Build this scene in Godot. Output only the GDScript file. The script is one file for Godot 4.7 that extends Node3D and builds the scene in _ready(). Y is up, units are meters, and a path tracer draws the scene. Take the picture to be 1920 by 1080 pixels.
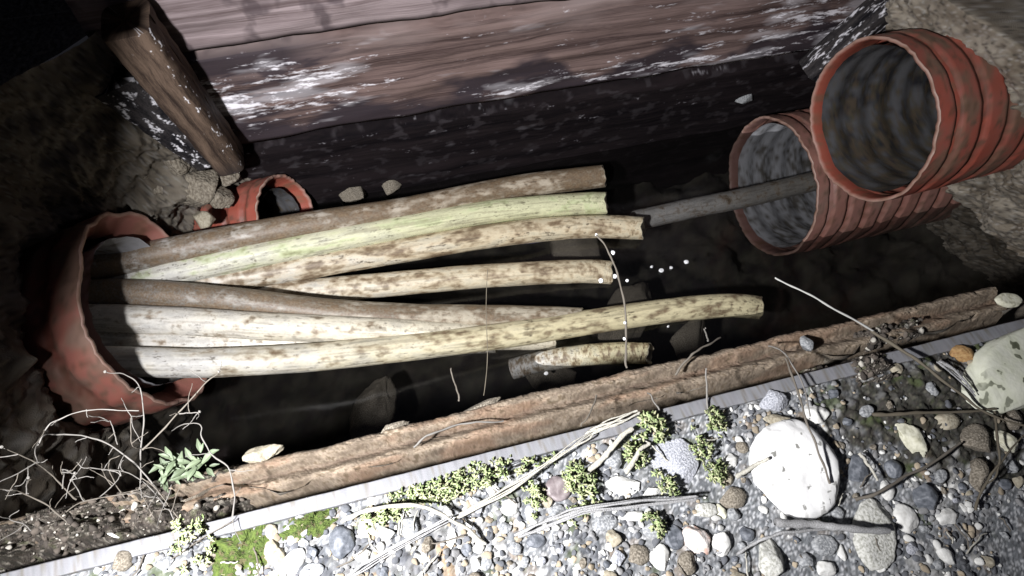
extends Node3D

var names := {}
var ball_meshes := []
var fbm := FastNoiseLite.new()
var fine := FastNoiseLite.new()
var cell := FastNoiseLite.new()
var cellv := FastNoiseLite.new()
var mats := {}
var rng := RandomNumberGenerator.new()
var landmarks := []
var nocol := func(_p: Vector3, _u: float, _v: float) -> Color: return Color.WHITE

# ---------------------------------------------------------------- helpers
func numbered(n: String) -> String:
	var k: int = names.get(n, 0)
	names[n] = k + 1
	return n if k == 0 else "%s_%03d" % [n, k]

func tag(o: Node3D, label: String, category := "", group := "", kind := "") -> Node3D:
	if label: o.set_meta("label", label)
	if category: o.set_meta("category", category)
	if group: o.set_meta("group", group)
	if kind: o.set_meta("kind", kind)
	return o

func thing(called: String, label: String, category: String, where := Vector3.ZERO, group := "") -> Node3D:
	var o := Node3D.new()
	o.name = numbered(called)
	o.position = where
	add_child(o, true)
	tag(o, label, category, group)
	return o

func put(called: String, mesh: Mesh, m: Material, parent: Node3D = self) -> MeshInstance3D:
	var o := MeshInstance3D.new()
	o.mesh = mesh
	o.material_override = m
	o.name = numbered(called) if parent == self else called
	if parent == self or parent.get_parent() == self:
		pass
	parent.add_child(o, true)
	return o

func lin(r: float, g: float, b: float) -> Color:
	return Color(r, g, b).linear_to_srgb()

func plain(r: float, g: float, b: float, rough := 0.9) -> StandardMaterial3D:
	var m := StandardMaterial3D.new()
	m.albedo_color = lin(r, g, b)
	m.roughness = rough
	return m

func noise_of(freq: float, s: int, oct := 4) -> FastNoiseLite:
	var n := FastNoiseLite.new()
	n.seed = s
	n.frequency = freq
	n.fractal_octaves = oct
	return n

func speckled(stops: Array, freq: float, s: int, scale: float, rough := 0.85, bump := 0.0, oct := 5) -> StandardMaterial3D:
	# a mottled mineral surface: colours are [offset, r, g, b] linear
	var ramp := Gradient.new()
	ramp.offsets = PackedFloat32Array(stops.map(func(a): return a[0]))
	ramp.colors = PackedColorArray(stops.map(func(a): return lin(a[1], a[2], a[3])))
	var t := NoiseTexture2D.new()
	t.width = 256
	t.height = 256
	t.seamless = true
	t.noise = noise_of(freq, s, oct)
	t.color_ramp = ramp
	var m := StandardMaterial3D.new()
	m.albedo_texture = t
	m.uv1_triplanar = true
	m.uv1_world_triplanar = true
	m.uv1_scale = Vector3.ONE * scale
	m.roughness = rough
	if bump > 0.0:
		var h := NoiseTexture2D.new()
		h.width = 256
		h.height = 256
		h.seamless = true
		h.noise = noise_of(0.05, s + 7, 5)
		m.heightmap_enabled = true
		m.heightmap_texture = h
		m.heightmap_scale = bump
	return m

func grid(nu: int, nv: int, pos: Callable, col: Callable, wrap := false, with_color := true) -> ArrayMesh:
	# a sheet of nu x nv points; wrap closes it in v
	var n := nu * nv
	var vs := PackedVector3Array(); vs.resize(n)
	var ns := PackedVector3Array(); ns.resize(n)
	var cs := PackedColorArray(); cs.resize(n)
	var uv := PackedVector2Array(); uv.resize(n)
	for i in nu:
		for j in nv:
			var k := i * nv + j
			var p: Vector3 = pos.call(float(i) / (nu - 1), float(j) / (nv - 1))
			vs[k] = p
			uv[k] = Vector2(float(i) / (nu - 1), float(j) / (nv - 1))
			if with_color: cs[k] = col.call(p, float(i) / (nu - 1), float(j) / (nv - 1))
	for i in nu:
		for j in nv:
			var a := vs[maxi(i - 1, 0) * nv + j]
			var b := vs[mini(i + 1, nu - 1) * nv + j]
			var ja := j - 1
			var jb := j + 1
			if wrap:
				if ja < 0: ja = nv - 2
				if jb > nv - 1: jb = 1
			else:
				ja = maxi(ja, 0)
				jb = mini(jb, nv - 1)
			var c := vs[i * nv + ja]
			var d := vs[i * nv + jb]
			ns[i * nv + j] = (d - c).cross(b - a).normalized()
	var ix := PackedInt32Array()
	ix.resize((nu - 1) * (nv - 1) * 6)
	var q := 0
	for i in nu - 1:
		for j in nv - 1:
			var k := i * nv + j
			ix[q] = k; ix[q + 1] = k + nv; ix[q + 2] = k + 1
			ix[q + 3] = k + 1; ix[q + 4] = k + nv; ix[q + 5] = k + nv + 1
			q += 6
	var arr := []
	arr.resize(Mesh.ARRAY_MAX)
	arr[Mesh.ARRAY_VERTEX] = vs
	arr[Mesh.ARRAY_NORMAL] = ns
	arr[Mesh.ARRAY_TEX_UV] = uv
	if with_color: arr[Mesh.ARRAY_COLOR] = cs
	arr[Mesh.ARRAY_INDEX] = ix
	var m := ArrayMesh.new()
	m.add_surface_from_arrays(Mesh.PRIMITIVE_TRIANGLES, arr)
	return m

func vcol(rough := 0.9, bump := 0.0, bscale := 60.0) -> StandardMaterial3D:
	var m := StandardMaterial3D.new()
	m.vertex_color_use_as_albedo = true
	m.roughness = rough
	if bump > 0.0:
		var h := NoiseTexture2D.new()
		h.width = 256; h.height = 256; h.seamless = true
		h.noise = noise_of(0.06, 77, 5)
		m.heightmap_enabled = true
		m.heightmap_texture = h
		m.heightmap_scale = bump
		m.uv1_triplanar = true
		m.uv1_world_triplanar = true
		m.uv1_scale = Vector3.ONE * bscale
	return m

func smooth_path(pts: Array, n: int) -> PackedVector3Array:
	var out := PackedVector3Array()
	var m := pts.size()
	for k in n:
		var t := float(k) / (n - 1) * (m - 1)
		var i := mini(int(t), m - 2)
		var f := t - i
		var p0: Vector3 = pts[maxi(i - 1, 0)]
		var p1: Vector3 = pts[i]
		var p2: Vector3 = pts[i + 1]
		var p3: Vector3 = pts[mini(i + 2, m - 1)]
		out.append(0.5 * (2.0 * p1 + (p2 - p0) * f + (2.0 * p0 - 5.0 * p1 + 4.0 * p2 - p3) * f * f + (3.0 * p1 - p0 - 3.0 * p2 + p3) * f * f * f))
	return out

func sweep(path: PackedVector3Array, radius: Callable, sides: int, flat := 1.0) -> ArrayMesh:
	# a round bar along a path, uv: x along, y around; flat squeezes it into a blade
	var n := path.size()
	var frames := []
	var up := Vector3.UP
	for i in n:
		var t := (path[mini(i + 1, n - 1)] - path[maxi(i - 1, 0)]).normalized()
		var side := t.cross(up)
		if side.length() < 0.05: side = t.cross(Vector3.RIGHT)
		side = side.normalized()
		frames.append([side, side.cross(t).normalized()])
	var f := func(u: float, v: float) -> Vector3:
		var i := int(round(u * (n - 1)))
		var r: float = radius.call(u, v)
		var a := v * TAU
		return path[i] + frames[i][0] * cos(a) * r + frames[i][1] * sin(a) * r * flat
	return grid(n, sides + 1, f, nocol, true, false)

func stick(called: String, pts: Array, r0: float, r1: float, m: Material, parent: Node3D = self, flat := 1.0, sides := 6) -> MeshInstance3D:
	var path := smooth_path(pts, maxi(8, pts.size() * 5))
	var rad := func(u: float, _v: float) -> float: return lerpf(r0, r1, u) * (1.0 + 0.18 * sin(u * 37.0 + r0 * 9000.0))
	for i in path.size():
		var w := minf(r0, 0.0012) * 1.0 + 0.0002
		path[i] += Vector3(fine.get_noise_2d(i * 0.075, pts[0].x * 900.0), fine.get_noise_2d(i * 0.075 + 50.0, pts[0].z * 900.0) * 0.6, fine.get_noise_2d(i * 0.075 + 90.0, pts[0].x * 700.0)) * w * 2.2
	if parent != self:
		for i in path.size(): path[i] -= parent.position
	return put(called, sweep(path, rad, sides, flat), m, parent)

func rock_mesh(s: int, n: int, cuts: int, rough: float, gap := 0.9) -> ArrayMesh:
	# a pebble of about unit size: a ball cut by planes and roughened
	var g := RandomNumberGenerator.new()
	g.seed = s
	var planes := []
	for k in cuts:
		var d := Vector3(g.randf_range(-1, 1), g.randf_range(-1, 1), g.randf_range(-1, 1)).normalized()
		planes.append([d, g.randf_range(0.52, gap)])
	var nz := noise_of(0.9, s, 4)
	var at := func(d: Vector3) -> Vector3:
		var r := 1.0
		for p in planes:
			var c: float = d.dot(p[0])
			if c > 0.05: r = minf(r, p[1] / c)
		r *= 1.0 + rough * nz.get_noise_3dv(d * 1.6) + rough * 0.35 * nz.get_noise_3dv(d * 6.0)
		return (d * r * 0.5).snapped(Vector3.ONE * 1e-5)
	var st := SurfaceTool.new()
	st.begin(Mesh.PRIMITIVE_TRIANGLES)
	st.set_smooth_group(0)
	for axis in 3:
		for sgn in [-1.0, 1.0]:
			for i in n:
				for j in n:
					var q := []
					for c in [[0, 0], [1, 0], [1, 1], [0, 1]]:
						var a := tan((float(i + c[0]) / n * 2.0 - 1.0) * PI / 4)
						var b := tan((float(j + c[1]) / n * 2.0 - 1.0) * PI / 4)
						var v := Vector3(1, a, b) if axis == 0 else Vector3(a, 1, b) if axis == 1 else Vector3(a, b, 1)
						if axis == 1: v = Vector3(b, 1, a)
						v = v * sgn
						if sgn < 0: v = Vector3(v.x, -v.y, v.z) if axis == 0 else Vector3(-v.x, v.y, v.z) if axis == 1 else Vector3(-v.x, v.y, v.z)
						q.append(at.call(v.normalized()))
					for t in [[0, 2, 1], [0, 3, 2]]:
						for k in t: st.add_vertex(q[k])
	st.generate_normals()
	return st.commit()

# ---------------------------------------------------------------- wood
func wood_tex(s: int, w: int, h: int, paint: Callable) -> ImageTexture:
	var im := Image.create(w, h, false, Image.FORMAT_RGB8)
	var grain := noise_of(0.5, s, 4)
	var wob := noise_of(0.9, s + 1, 3)
	var fine_n := noise_of(1.0, s + 2, 3)
	for x in w:
		for y in h:
			var u := float(x) / w
			var v := float(y) / h
			var yy := v * 9.0 + wob.get_noise_2d(u * 2.2, v * 2.0) * 0.35
			var g := grain.get_noise_2d(u * 3.0, yy * 2.2) * 0.75 + fine_n.get_noise_2d(u * 7.0 + 50.0, yy * 9.0) * 0.3 + 0.5
			var f := fine_n.get_noise_2d(u * 26.0, yy * 22.0) * 0.5 + 0.5
			im.set_pixel(x, y, paint.call(u, v, g, f))
	return ImageTexture.create_from_image(im)

func wood_mat(t: Texture2D, rough := 0.75) -> StandardMaterial3D:
	var m := StandardMaterial3D.new()
	m.albedo_texture = t
	m.roughness = rough
	m.heightmap_enabled = true
	m.heightmap_texture = t
	m.heightmap_scale = 0.07
	m.metallic_specular = 0.2
	return m

func plank(x0: float, x1: float, y0: float, y1: float, z: float, thick: float, s: int, slope := 0.0) -> ArrayMesh:
	# one board: front face wavy, edges rounded off; uv x along, y from its top down
	var nz := noise_of(3.0, s, 3)
	var f := func(u: float, v: float) -> Vector3:
		var x := lerpf(x0, x1, u)
		var e := (v - 0.5) * 2.0
		var y := lerpf(y1, y0, v) + (x - x0) * slope
		var k := pow(absf(e), 10.0)
		y += nz.get_noise_2d(x * 3.0, 1.0 if e > 0 else 40.0) * 0.006 * k
		var d := -0.0025 * k + nz.get_noise_2d(x * 1.5, y * 6.0) * 0.006
		if v <= 0.0 or v >= 1.0: d = -thick
		return Vector3(x, y, z + d)
	return grid(120, 26, f, nocol, false, false)

# ---------------------------------------------------------------- conduits
func tube_tex(s: int, base: Color, mud: float, mud_end: float, rust: float, clean: float) -> ImageTexture:
	var w := 900
	var h := 112
	var im := Image.create(w, h, false, Image.FORMAT_RGB8)
	var a := noise_of(1.0, s, 5)
	var b := noise_of(1.0, s + 3, 4)
	var c := noise_of(1.0, s + 5, 3)
	for x in w:
		for y in h:
			var u := float(x) / w
			var ang := float(y) / h * TAU
			var cy := cos(ang)
			var sy := sin(ang)
			var n1 := a.get_noise_3d(u * 15.0, cy * 0.8, sy * 0.8)
			var n2 := b.get_noise_3d(u * 60.0, cy * 1.8, sy * 1.8)
			var n3 := c.get_noise_3d(u * 210.0, cy * 6.0, sy * 6.0)
			var n4 := c.get_noise_3d(u * 42.0 + 70.0, cy * 6.0, sy * 6.0)
			var m := lerpf(mud, mud_end, u)
			if u < clean: m -= 0.5 * (1.0 - u / clean)
			var film := smoothstep(-0.22, 0.42, n1 * 0.8 + n2 * 0.4 + m)
			var col := Color(0.66, 0.65, 0.62).lerp(base, smoothstep(0.05, 0.7, u + n1 * 0.2))
			col = col * (0.93 + 0.25 * n1 + 0.2 * n2 + 0.12 * n3)
			col = col.lerp(Color(0.50, 0.35, 0.19), clampf((rust + n1 * 0.9 + n2 * 0.6) * 0.8, 0.0, 0.7))
			col = col.lerp(Color(0.115, 0.078, 0.048) * (1.0 + n3 * 1.0 + n2 * 0.6), film * (0.84 + 0.35 * n3))
			if s == 502: col = col.lerp(Color(0.42, 0.55, 0.28), smoothstep(-0.02, 0.3, n1 + n2 * 0.3) * 0.4)
			# flecks of dried mud in clusters, drawn out along the tube
			var streak := a.get_noise_3d(u * 7.0 + 20.0, cy * 2.6, sy * 2.6)
			col = col.lerp(Color(0.13, 0.095, 0.06), smoothstep(0.12, 0.40, streak + n3 * 0.25) * 0.38)
			col = col.lerp(Color(0.07, 0.055, 0.035), smoothstep(0.22, 0.5, -streak + n2 * 0.5) * 0.4)
			var cl := smoothstep(0.02, 0.4, n1 * -0.7 + n2 * 0.6) * (0.45 + 0.10 * float(s % 6))
			col = col.lerp(Color(0.06, 0.045, 0.03), clampf((n3 * 0.55 + n4 * 0.9 + n2 * 0.3 - 0.20) * 4.0, 0.0, 1.0) * cl * 0.85)
			col.a = 1.0
			im.set_pixel(x, y, col.clamp().linear_to_srgb())
	return ImageTexture.create_from_image(im)

func conduit(pts: Array, r: float, label: String, tex: Texture2D, wall := 0.0035, tilt := 0.0) -> Node3D:
	var root := thing("conduit", label, "conduit", pts[0], "pale plastic conduits in the pit")
	var path := smooth_path(pts, 90)
	for i in path.size(): path[i] -= root.position
	var wob := noise_of(1.0, pts.size() * 13 + int(r * 1e5), 3)
	var m := StandardMaterial3D.new()
	m.albedo_texture = tex
	m.roughness = 0.5
	m.heightmap_enabled = true
	m.heightmap_texture = tex
	m.heightmap_scale = -0.06
	var n := path.size()
	var rad := func(u: float, v: float) -> float: return r * (1.0 + 0.03 * wob.get_noise_2d(u * 12.0, v) + 0.02 * wob.get_noise_2d(u * 5.0, 9.0))
	# the cut end, sawn a little aslant: rim and bore
	var t := (path[n - 1] - path[n - 4]).normalized()
	var side := t.cross(Vector3.UP).normalized()
	var up := side.cross(t)
	var end := path[n - 1]
	var slant := 0.35 + 0.3 * wob.get_noise_2d(7.0, 3.0)
	var tone := wob.get_noise_2d(1.0, 30.0) * 6.0
	var ragged := func(p: Vector3) -> Vector3:
		# draws the last rings back on the upper side
		var q := p - end
		var far := q.dot(t)
		if far < -0.03: return p
		var a := atan2(q.dot(up), q.dot(side))
		var jag := 0.0016 * sin(a * 3.0 + tone) + 0.0010 * sin(a * 7.0 + tone * 2.0)
		return p + t * (jag - slant * q.dot(up + side * 0.5)) * smoothstep(-0.03, -0.004, far)
	var tube := sweep(path, rad, 28)
	var arr := tube.surface_get_arrays(0)
	var vs: PackedVector3Array = arr[Mesh.ARRAY_VERTEX]
	for i in range(maxi(0, vs.size() - 29 * 6), vs.size()): vs[i] = ragged.call(vs[i])
	arr[Mesh.ARRAY_VERTEX] = vs
	var cut := ArrayMesh.new()
	cut.add_surface_from_arrays(Mesh.PRIMITIVE_TRIANGLES, arr)
	put("outer_wall", cut, m, root)
	var prof := [[0.0, r * 1.0], [0.0012, r - 0.0008], [0.001, r - wall], [-0.004, r - wall - 0.0004], [-0.06, r - wall]]
	var f := func(u: float, v: float) -> Vector3:
		var p = prof[int(round(u * 4))]
		var a := v * TAU
		return ragged.call(end + t * p[0] + (side * cos(a) + up * sin(a)) * p[1])
	put("cut_end", grid(5, 29, f, nocol, true, false), mats.cutend, root)
	var plug := func(u: float, v: float) -> Vector3:
		var a := v * TAU
		return end - t * 0.045 + (side * cos(a) + up * sin(a)) * (r - wall) * u
	put("silt_plug", grid(3, 17, plug, nocol, true, false), mats.silt, root)
	return root

# ---------------------------------------------------------------- corrugated pipes
func corrugated(label: String, where: Vector3, axis: Vector3, r: float, length: float, s: int, oval := Vector2.ONE, bell := 0.012, period := 0.042, depth := 0.0065, crease := 0.0, pinch := 0.0, worn := 0.2, pale := 0.0) -> Node3D:
	# axis points out of the mouth; the pipe runs back the other way
	var root := thing("corrugated_pipe", label, "pipe", where, "orange corrugated pipes")
	var ax := axis.normalized()
	var sx := ax.cross(Vector3.UP).normalized()
	var sy := sx.cross(ax).normalized()
	var nz := noise_of(1.0, s, 4)
	var rr := func(d: float, a: float) -> float:
		var ph := fposmod(d, period) / period
		var rib := smoothstep(0.0, 0.16, ph) * (1.0 - smoothstep(0.74, 0.9, ph))
		var k := r - depth * (1.0 - rib)
		k += crease * nz.get_noise_2d(cos(a) * 1.7 + 3.0, sin(a) * 1.7 + d * 5.0)
		return k + r * 0.012 * nz.get_noise_3d(cos(a) * 1.2, sin(a) * 1.2, d * 9.0)
	var lip := func(a: float) -> float: return 0.004 * nz.get_noise_2d(cos(a) * 1.2 + 9.0, sin(a) * 1.2) + 0.003 * nz.get_noise_2d(cos(a) * 12.0, sin(a) * 12.0)
	var place := func(d: float, rad: float, a: float) -> Vector3:
		var sq := 1.0 - pinch * exp(-pow(fposmod(a - 3.6 + PI, TAU) - PI, 2.0) * 2.5)
		return -ax * d + sx * cos(a) * rad * oval.x * sq + sy * sin(a) * rad * oval.y * sq
	var shell := func(u: float, v: float) -> Vector3:
		var a := v * TAU
		var d := u * length
		return place.call(d + lip.call(a) * (1.0 - smoothstep(0.0, 0.1, u)), rr.call(d + period * 0.2, a), a)
	var dirt := func(p: Vector3, u: float, v: float) -> Color:
		var a := v * TAU
		var d := u * length
		var ph := fposmod(d + period * 0.2, period) / period
		var n1 := nz.get_noise_3d(p.x * 14.0, p.y * 14.0, p.z * 14.0)
		var n2 := nz.get_noise_3d(p.x * 60.0 + 7.0, p.y * 60.0, p.z * 60.0)
		var c := Color(0.33, 0.078, 0.052).lerp(Color(0.29, 0.11, 0.085), clampf(0.5 + n1, 0.0, 1.0))
		c = c.lerp(Color(0.17, 0.115, 0.078), clampf((n1 * 1.3 + n2 * 0.5 - 0.18 + worn) * 1.7, 0.0, 0.8))
		c = c.lerp(Color(0.23, 0.15, 0.125), pale * 0.75)
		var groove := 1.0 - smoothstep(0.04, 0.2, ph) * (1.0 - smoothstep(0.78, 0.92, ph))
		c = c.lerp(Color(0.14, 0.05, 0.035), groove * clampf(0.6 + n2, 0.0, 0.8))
		c = c.lerp(Color(0.10, 0.06, 0.04), clampf((n2 - 0.16) * 3.0, 0.0, 0.6))
		c.a = 1.0
		return c
	var ds := int(length / period) * 14
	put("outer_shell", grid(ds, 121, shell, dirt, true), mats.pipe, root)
	# the lip: cut edge, then the orange inside of the socket
	var prof := [[0.0, 0.0], [-0.0015, -0.001], [-0.0015, -0.0045], [0.004, -0.0055], [0.016, -0.0065], [0.03, -bell], [0.05, -bell]]
	var lipf := func(u: float, v: float) -> Vector3:
		var a := v * TAU
		var p = prof[int(round(u * 6))]
		var base: float = rr.call(period * 0.2, a)
		return place.call(p[0] + lip.call(a), base + p[1] - 0.0002, a)
	var lipc := func(p: Vector3, u: float, _v: float) -> Color:
		var n2 := nz.get_noise_3d(p.x * 50.0, p.y * 50.0, p.z * 50.0)
		var c := Color(0.34, 0.22, 0.18).lerp(Color(0.33, 0.085, 0.055).lerp(Color(0.30, 0.20, 0.18), pale * 0.8), smoothstep(0.2, 0.55, u))
		c = c.lerp(Color(0.2, 0.11, 0.07), clampf((n2 - 0.05) * 2.5, 0.0, 0.7))
		c.a = 1.0
		return c
	put("socket_lip", grid(7, 121, lipf, lipc, true), mats.pipe, root)
	var lr := r - depth - bell - 0.006
	var liner := func(u: float, v: float) -> Vector3:
		var a := v * TAU
		var d := 0.012 + u * (length - 0.03)
		var w := 0.0018 * sin(d * TAU / period * 1.0)
		return place.call(d + lip.call(a), lr + w + crease * 0.5 * nz.get_noise_2d(cos(a) * 1.7 + 3.0, sin(a) * 1.7 + d * 5.0), a)
	var linc := func(p: Vector3, u: float, _v: float) -> Color:
		var n1 := nz.get_noise_3d(p.x * 16.0, p.y * 16.0, p.z * 16.0)
		var n2 := nz.get_noise_3d(p.x * 70.0, p.y * 70.0, p.z * 70.0)
		var c := Color(0.088, 0.088, 0.092).lerp(Color(0.02, 0.021, 0.026), clampf(0.4 + n1 * 2.2 + n2, 0.0, 1.0))
		c = c.lerp(Color(0.52, 0.53, 0.56), pale)
		c = c.lerp(Color(0.085, 0.07, 0.048), clampf(n1 * 0.8 + n2 * 1.6 - 0.12 + clampf(-p.y * 5.0, -0.15, 0.45), 0.0, 0.85))
		c.a = 1.0
		return c
	put("inner_liner", grid(ds, 73, liner, linc, true), mats.liner, root)
	var cap := func(u: float, v: float) -> Vector3: return place.call(length - 0.02, lr * 1.05 * u, v * TAU)
	put("silt_at_the_back", grid(3, 33, cap, nocol, true, false), mats.silt, root)
	return root

# ---------------------------------------------------------------- ground
func ground_height(x: float, z: float) -> float:
	var c := cell.get_noise_2d(x * 95.0, z * 95.0)       # about -1 at a cell's middle, 0 at its edge
	var c2 := cell.get_noise_2d(x * 210.0 + 40.0, z * 210.0)
	var k := fbm.get_noise_2d(x * 6.0, z * 6.0)
	var rough := clampf(0.45 + k * 1.3, 0.12, 1.0)
	return k * 0.006 + rough * (clampf(-c - 0.35, 0.0, 0.6) * 0.0055 + clampf(-c2 - 0.3, 0.0, 0.6) * 0.0028) + fine.get_noise_2d(x * 300.0, z * 300.0) * 0.0009 - 0.003

func shade_patch_at(x: float, z: float) -> float:  # mask of the shade painted on the ground at the right
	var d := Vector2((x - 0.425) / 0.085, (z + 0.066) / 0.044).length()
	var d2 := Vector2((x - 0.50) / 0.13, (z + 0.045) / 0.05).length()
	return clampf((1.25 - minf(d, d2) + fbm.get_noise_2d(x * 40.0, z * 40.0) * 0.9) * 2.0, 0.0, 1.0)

func ground_color(x: float, z: float) -> Color:
	var k := fbm.get_noise_2d(x * 6.0, z * 6.0)
	var rough := clampf(0.45 + k * 1.3, 0.12, 1.0)
	var c := cell.get_noise_2d(x * 95.0, z * 95.0)
	var c2 := cell.get_noise_2d(x * 210.0 + 40.0, z * 210.0)
	var id := cellv.get_noise_2d(x * 95.0, z * 95.0)
	var id2 := cellv.get_noise_2d(x * 210.0 + 40.0, z * 210.0)
	var f := fine.get_noise_2d(x * 260.0, z * 260.0)
	var f2 := fine.get_noise_2d(x * 620.0 + 5.0, z * 620.0)
	var col := Color(0.155, 0.165, 0.175) * (1.0 + f * 0.9 + f2 * 0.8)
	col = col.lerp(Color(0.55, 0.56, 0.57), clampf((f2 + f * 0.6 - 0.20) * 6.0, 0.0, 0.95))   # pale aggregate
	var peb := Color(0.07, 0.075, 0.085).lerp(Color(0.42, 0.41, 0.38), pow(absf(id), 1.6))
	if id > 0.82: peb = Color(0.75, 0.74, 0.70)
	elif id < -0.85: peb = Color(0.26, 0.19, 0.12)
	col = col.lerp(peb * (1.0 + f * 0.4), rough * smoothstep(0.36, 0.5, -c))
	var peb2 := Color(0.06, 0.062, 0.07).lerp(Color(0.5, 0.5, 0.49), id2 * id2)
	col = col.lerp(peb2, rough * smoothstep(0.36, 0.5, -c2) * (1.0 - smoothstep(0.36, 0.5, -c)) * 0.9)
	col = col.lerp(Color(0.035, 0.032, 0.028), rough * smoothstep(0.12, -0.1, -c2 - 0.2) * 0.75)
	# shade beside the frame on the right, painted into the ground as dark soil
	var soil := shade_patch_at(x, z)
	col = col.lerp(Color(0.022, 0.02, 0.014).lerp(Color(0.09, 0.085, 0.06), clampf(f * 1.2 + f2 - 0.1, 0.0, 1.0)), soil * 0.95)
	var green := clampf((fbm.get_noise_2d(x * 22.0 + 30.0, z * 22.0) - 0.22 - (z + 0.1) * 2.0) * 4.0, 0.0, 0.7)
	col = col.lerp(Color(0.06, 0.08, 0.025), green)
	col.a = 1.0
	return col

func stone(label: String, kind: String, shape: int, x: float, z: float, yaw: float, length: float, width: float, high := 0.5, sink := 0.44, y := 0.0, group := "") -> MeshInstance3D:
	var o := put("pebble" if length < 0.045 else "stone", ball_meshes[shape], mats[kind])
	var h := minf(length, width) * high
	o.position = Vector3(x, y + h * (0.5 - sink) + ((ground_height(x, z) + 0.001) if y == 0.0 else 0.0), z)
	o.basis = Basis(Vector3.UP, yaw) * Basis.from_scale(Vector3(length * 1.06, h, width * 1.06))
	tag(o, label, "stone", group)
	return o

func clump(called: String, label: String, category: String, where: Vector3, ext: Vector2, yaw: float, count: int, leaf: float, m: Material, s: int, high := 0.012) -> void:
	# a low plant of many small fleshy leaves on short stems, all one plant
	var g := RandomNumberGenerator.new()
	g.seed = s
	var root := thing(called, label, category, where)
	var st := SurfaceTool.new()
	st.begin(Mesh.PRIMITIVE_TRIANGLES)
	var b := Basis(Vector3.UP, yaw)
	var stems := SurfaceTool.new()
	stems.begin(Mesh.PRIMITIVE_TRIANGLES)
	var rosettes := maxi(4, count / 2)
	for k in rosettes:
		var a := g.randf() * TAU
		var q := sqrt(g.randf()) * (0.95 + 0.45 * sin(a * 3.0 + float(s)) * sin(a * 2.0 + 1.0))
		var bump := 1.0 - 0.75 * q * q
		var tip := b * Vector3(cos(a) * q * ext.x, high * 0.7 * bump * g.randf_range(0.3, 1.2), sin(a) * q * ext.y)
		for j in 7:
			var yw := g.randf() * TAU
			var pitch := g.randf_range(-0.1, 0.75)
			var d := Vector3(cos(yw) * cos(pitch), sin(pitch), sin(yw) * cos(pitch))
			var w := d.cross(Vector3.UP).normalized()
			if w.length() < 0.1: w = Vector3.RIGHT
			var L := leaf * g.randf_range(0.45, 0.95)
			var up := w.cross(d).normalized()
			var tone := g.randf_range(0.75, 1.35)
			var c := Color(0.23, 0.31, 0.12).lerp(Color(0.48, 0.47, 0.29), pow(g.randf(), 1.5)) * tone
			c.a = 1.0
			st.set_color(c)
			var p0 := tip
			var p1 := tip + d * L * 0.55 + w * L * 0.3 + up * L * 0.1
			var p2 := tip + d * L
			var p3 := tip + d * L * 0.55 - w * L * 0.3 + up * L * 0.1
			var p4 := tip + d * L * 0.5 - up * L * 0.14
			for tri in [[p0, p1, p2], [p0, p2, p3], [p0, p4, p1], [p1, p4, p2], [p2, p4, p3], [p3, p4, p0]]:
				for v in tri: st.add_vertex(v)
		var foot := Vector3(tip.x * 0.8, -0.002, tip.z * 0.8)
		var e := Vector3(0.0006, 0, 0.0003)
		for v in [foot - e, tip, foot + e, foot - e, foot + e, tip]: stems.add_vertex(v)
	st.generate_normals()
	stems.generate_normals()
	put("leaves", st.commit(), m, root).set_meta("kind", "stuff")
	put("stems", stems.commit(), mats.twig, root).set_meta("kind", "stuff")

func moss(label: String, where: Vector3, ext: Vector2, yaw: float, s: int) -> void:
	var nz := noise_of(1.0, s, 4)
	var b := Basis(Vector3.UP, yaw)
	var f := func(u: float, v: float) -> Vector3:
		var a := v * TAU
		var q := u * (1.0 + 0.45 * nz.get_noise_2d(cos(a) * 1.5, sin(a) * 1.5 + 9.0))
		var p := b * Vector3(cos(a) * q * ext.x, 0, sin(a) * q * ext.y)
		var hgt := 0.0065 * (1.0 - u * u * u) * (0.8 + 0.5 * nz.get_noise_2d(p.x * 90.0, p.z * 90.0)) + absf(nz.get_noise_2d(p.x * 700.0, p.z * 700.0)) * 0.0032
		return Vector3(p.x, hgt - 0.003, p.z)
	var c := func(p: Vector3, _u: float, _v: float) -> Color:
		var n1 := nz.get_noise_2d(p.x * 160.0, p.z * 160.0)
		var n2 := nz.get_noise_2d(p.x * 800.0, p.z * 800.0)
		var k := Color(0.03, 0.05, 0.010).lerp(Color(0.085, 0.12, 0.022), clampf(0.5 + n1 + n2 * 0.9, 0.0, 1.0))
		k = k.lerp(Color(0.12, 0.09, 0.05), clampf((-n1 - 0.22) * 4.0, 0.0, 0.6))
		k.a = 1.0
		return k
	var o := put("moss_cushion", grid(60, 121, f, c, true), mats.mossy)
	o.position = where
	tag(o, label, "moss")

func near(what: String, x: float, z: float) -> String:
	# names the little thing by the bigger stone it lies next to
	var best := 1e9
	var name_of := ""
	for a in landmarks:
		var d: float = (a[0] as Vector2).distance_to(Vector2(x, z))
		if d < best:
			best = d
			name_of = a[1]
	var words := name_of.split(",")[0].split(" ")
	return what + " beside the " + " ".join(words.slice(0, 9))

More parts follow.
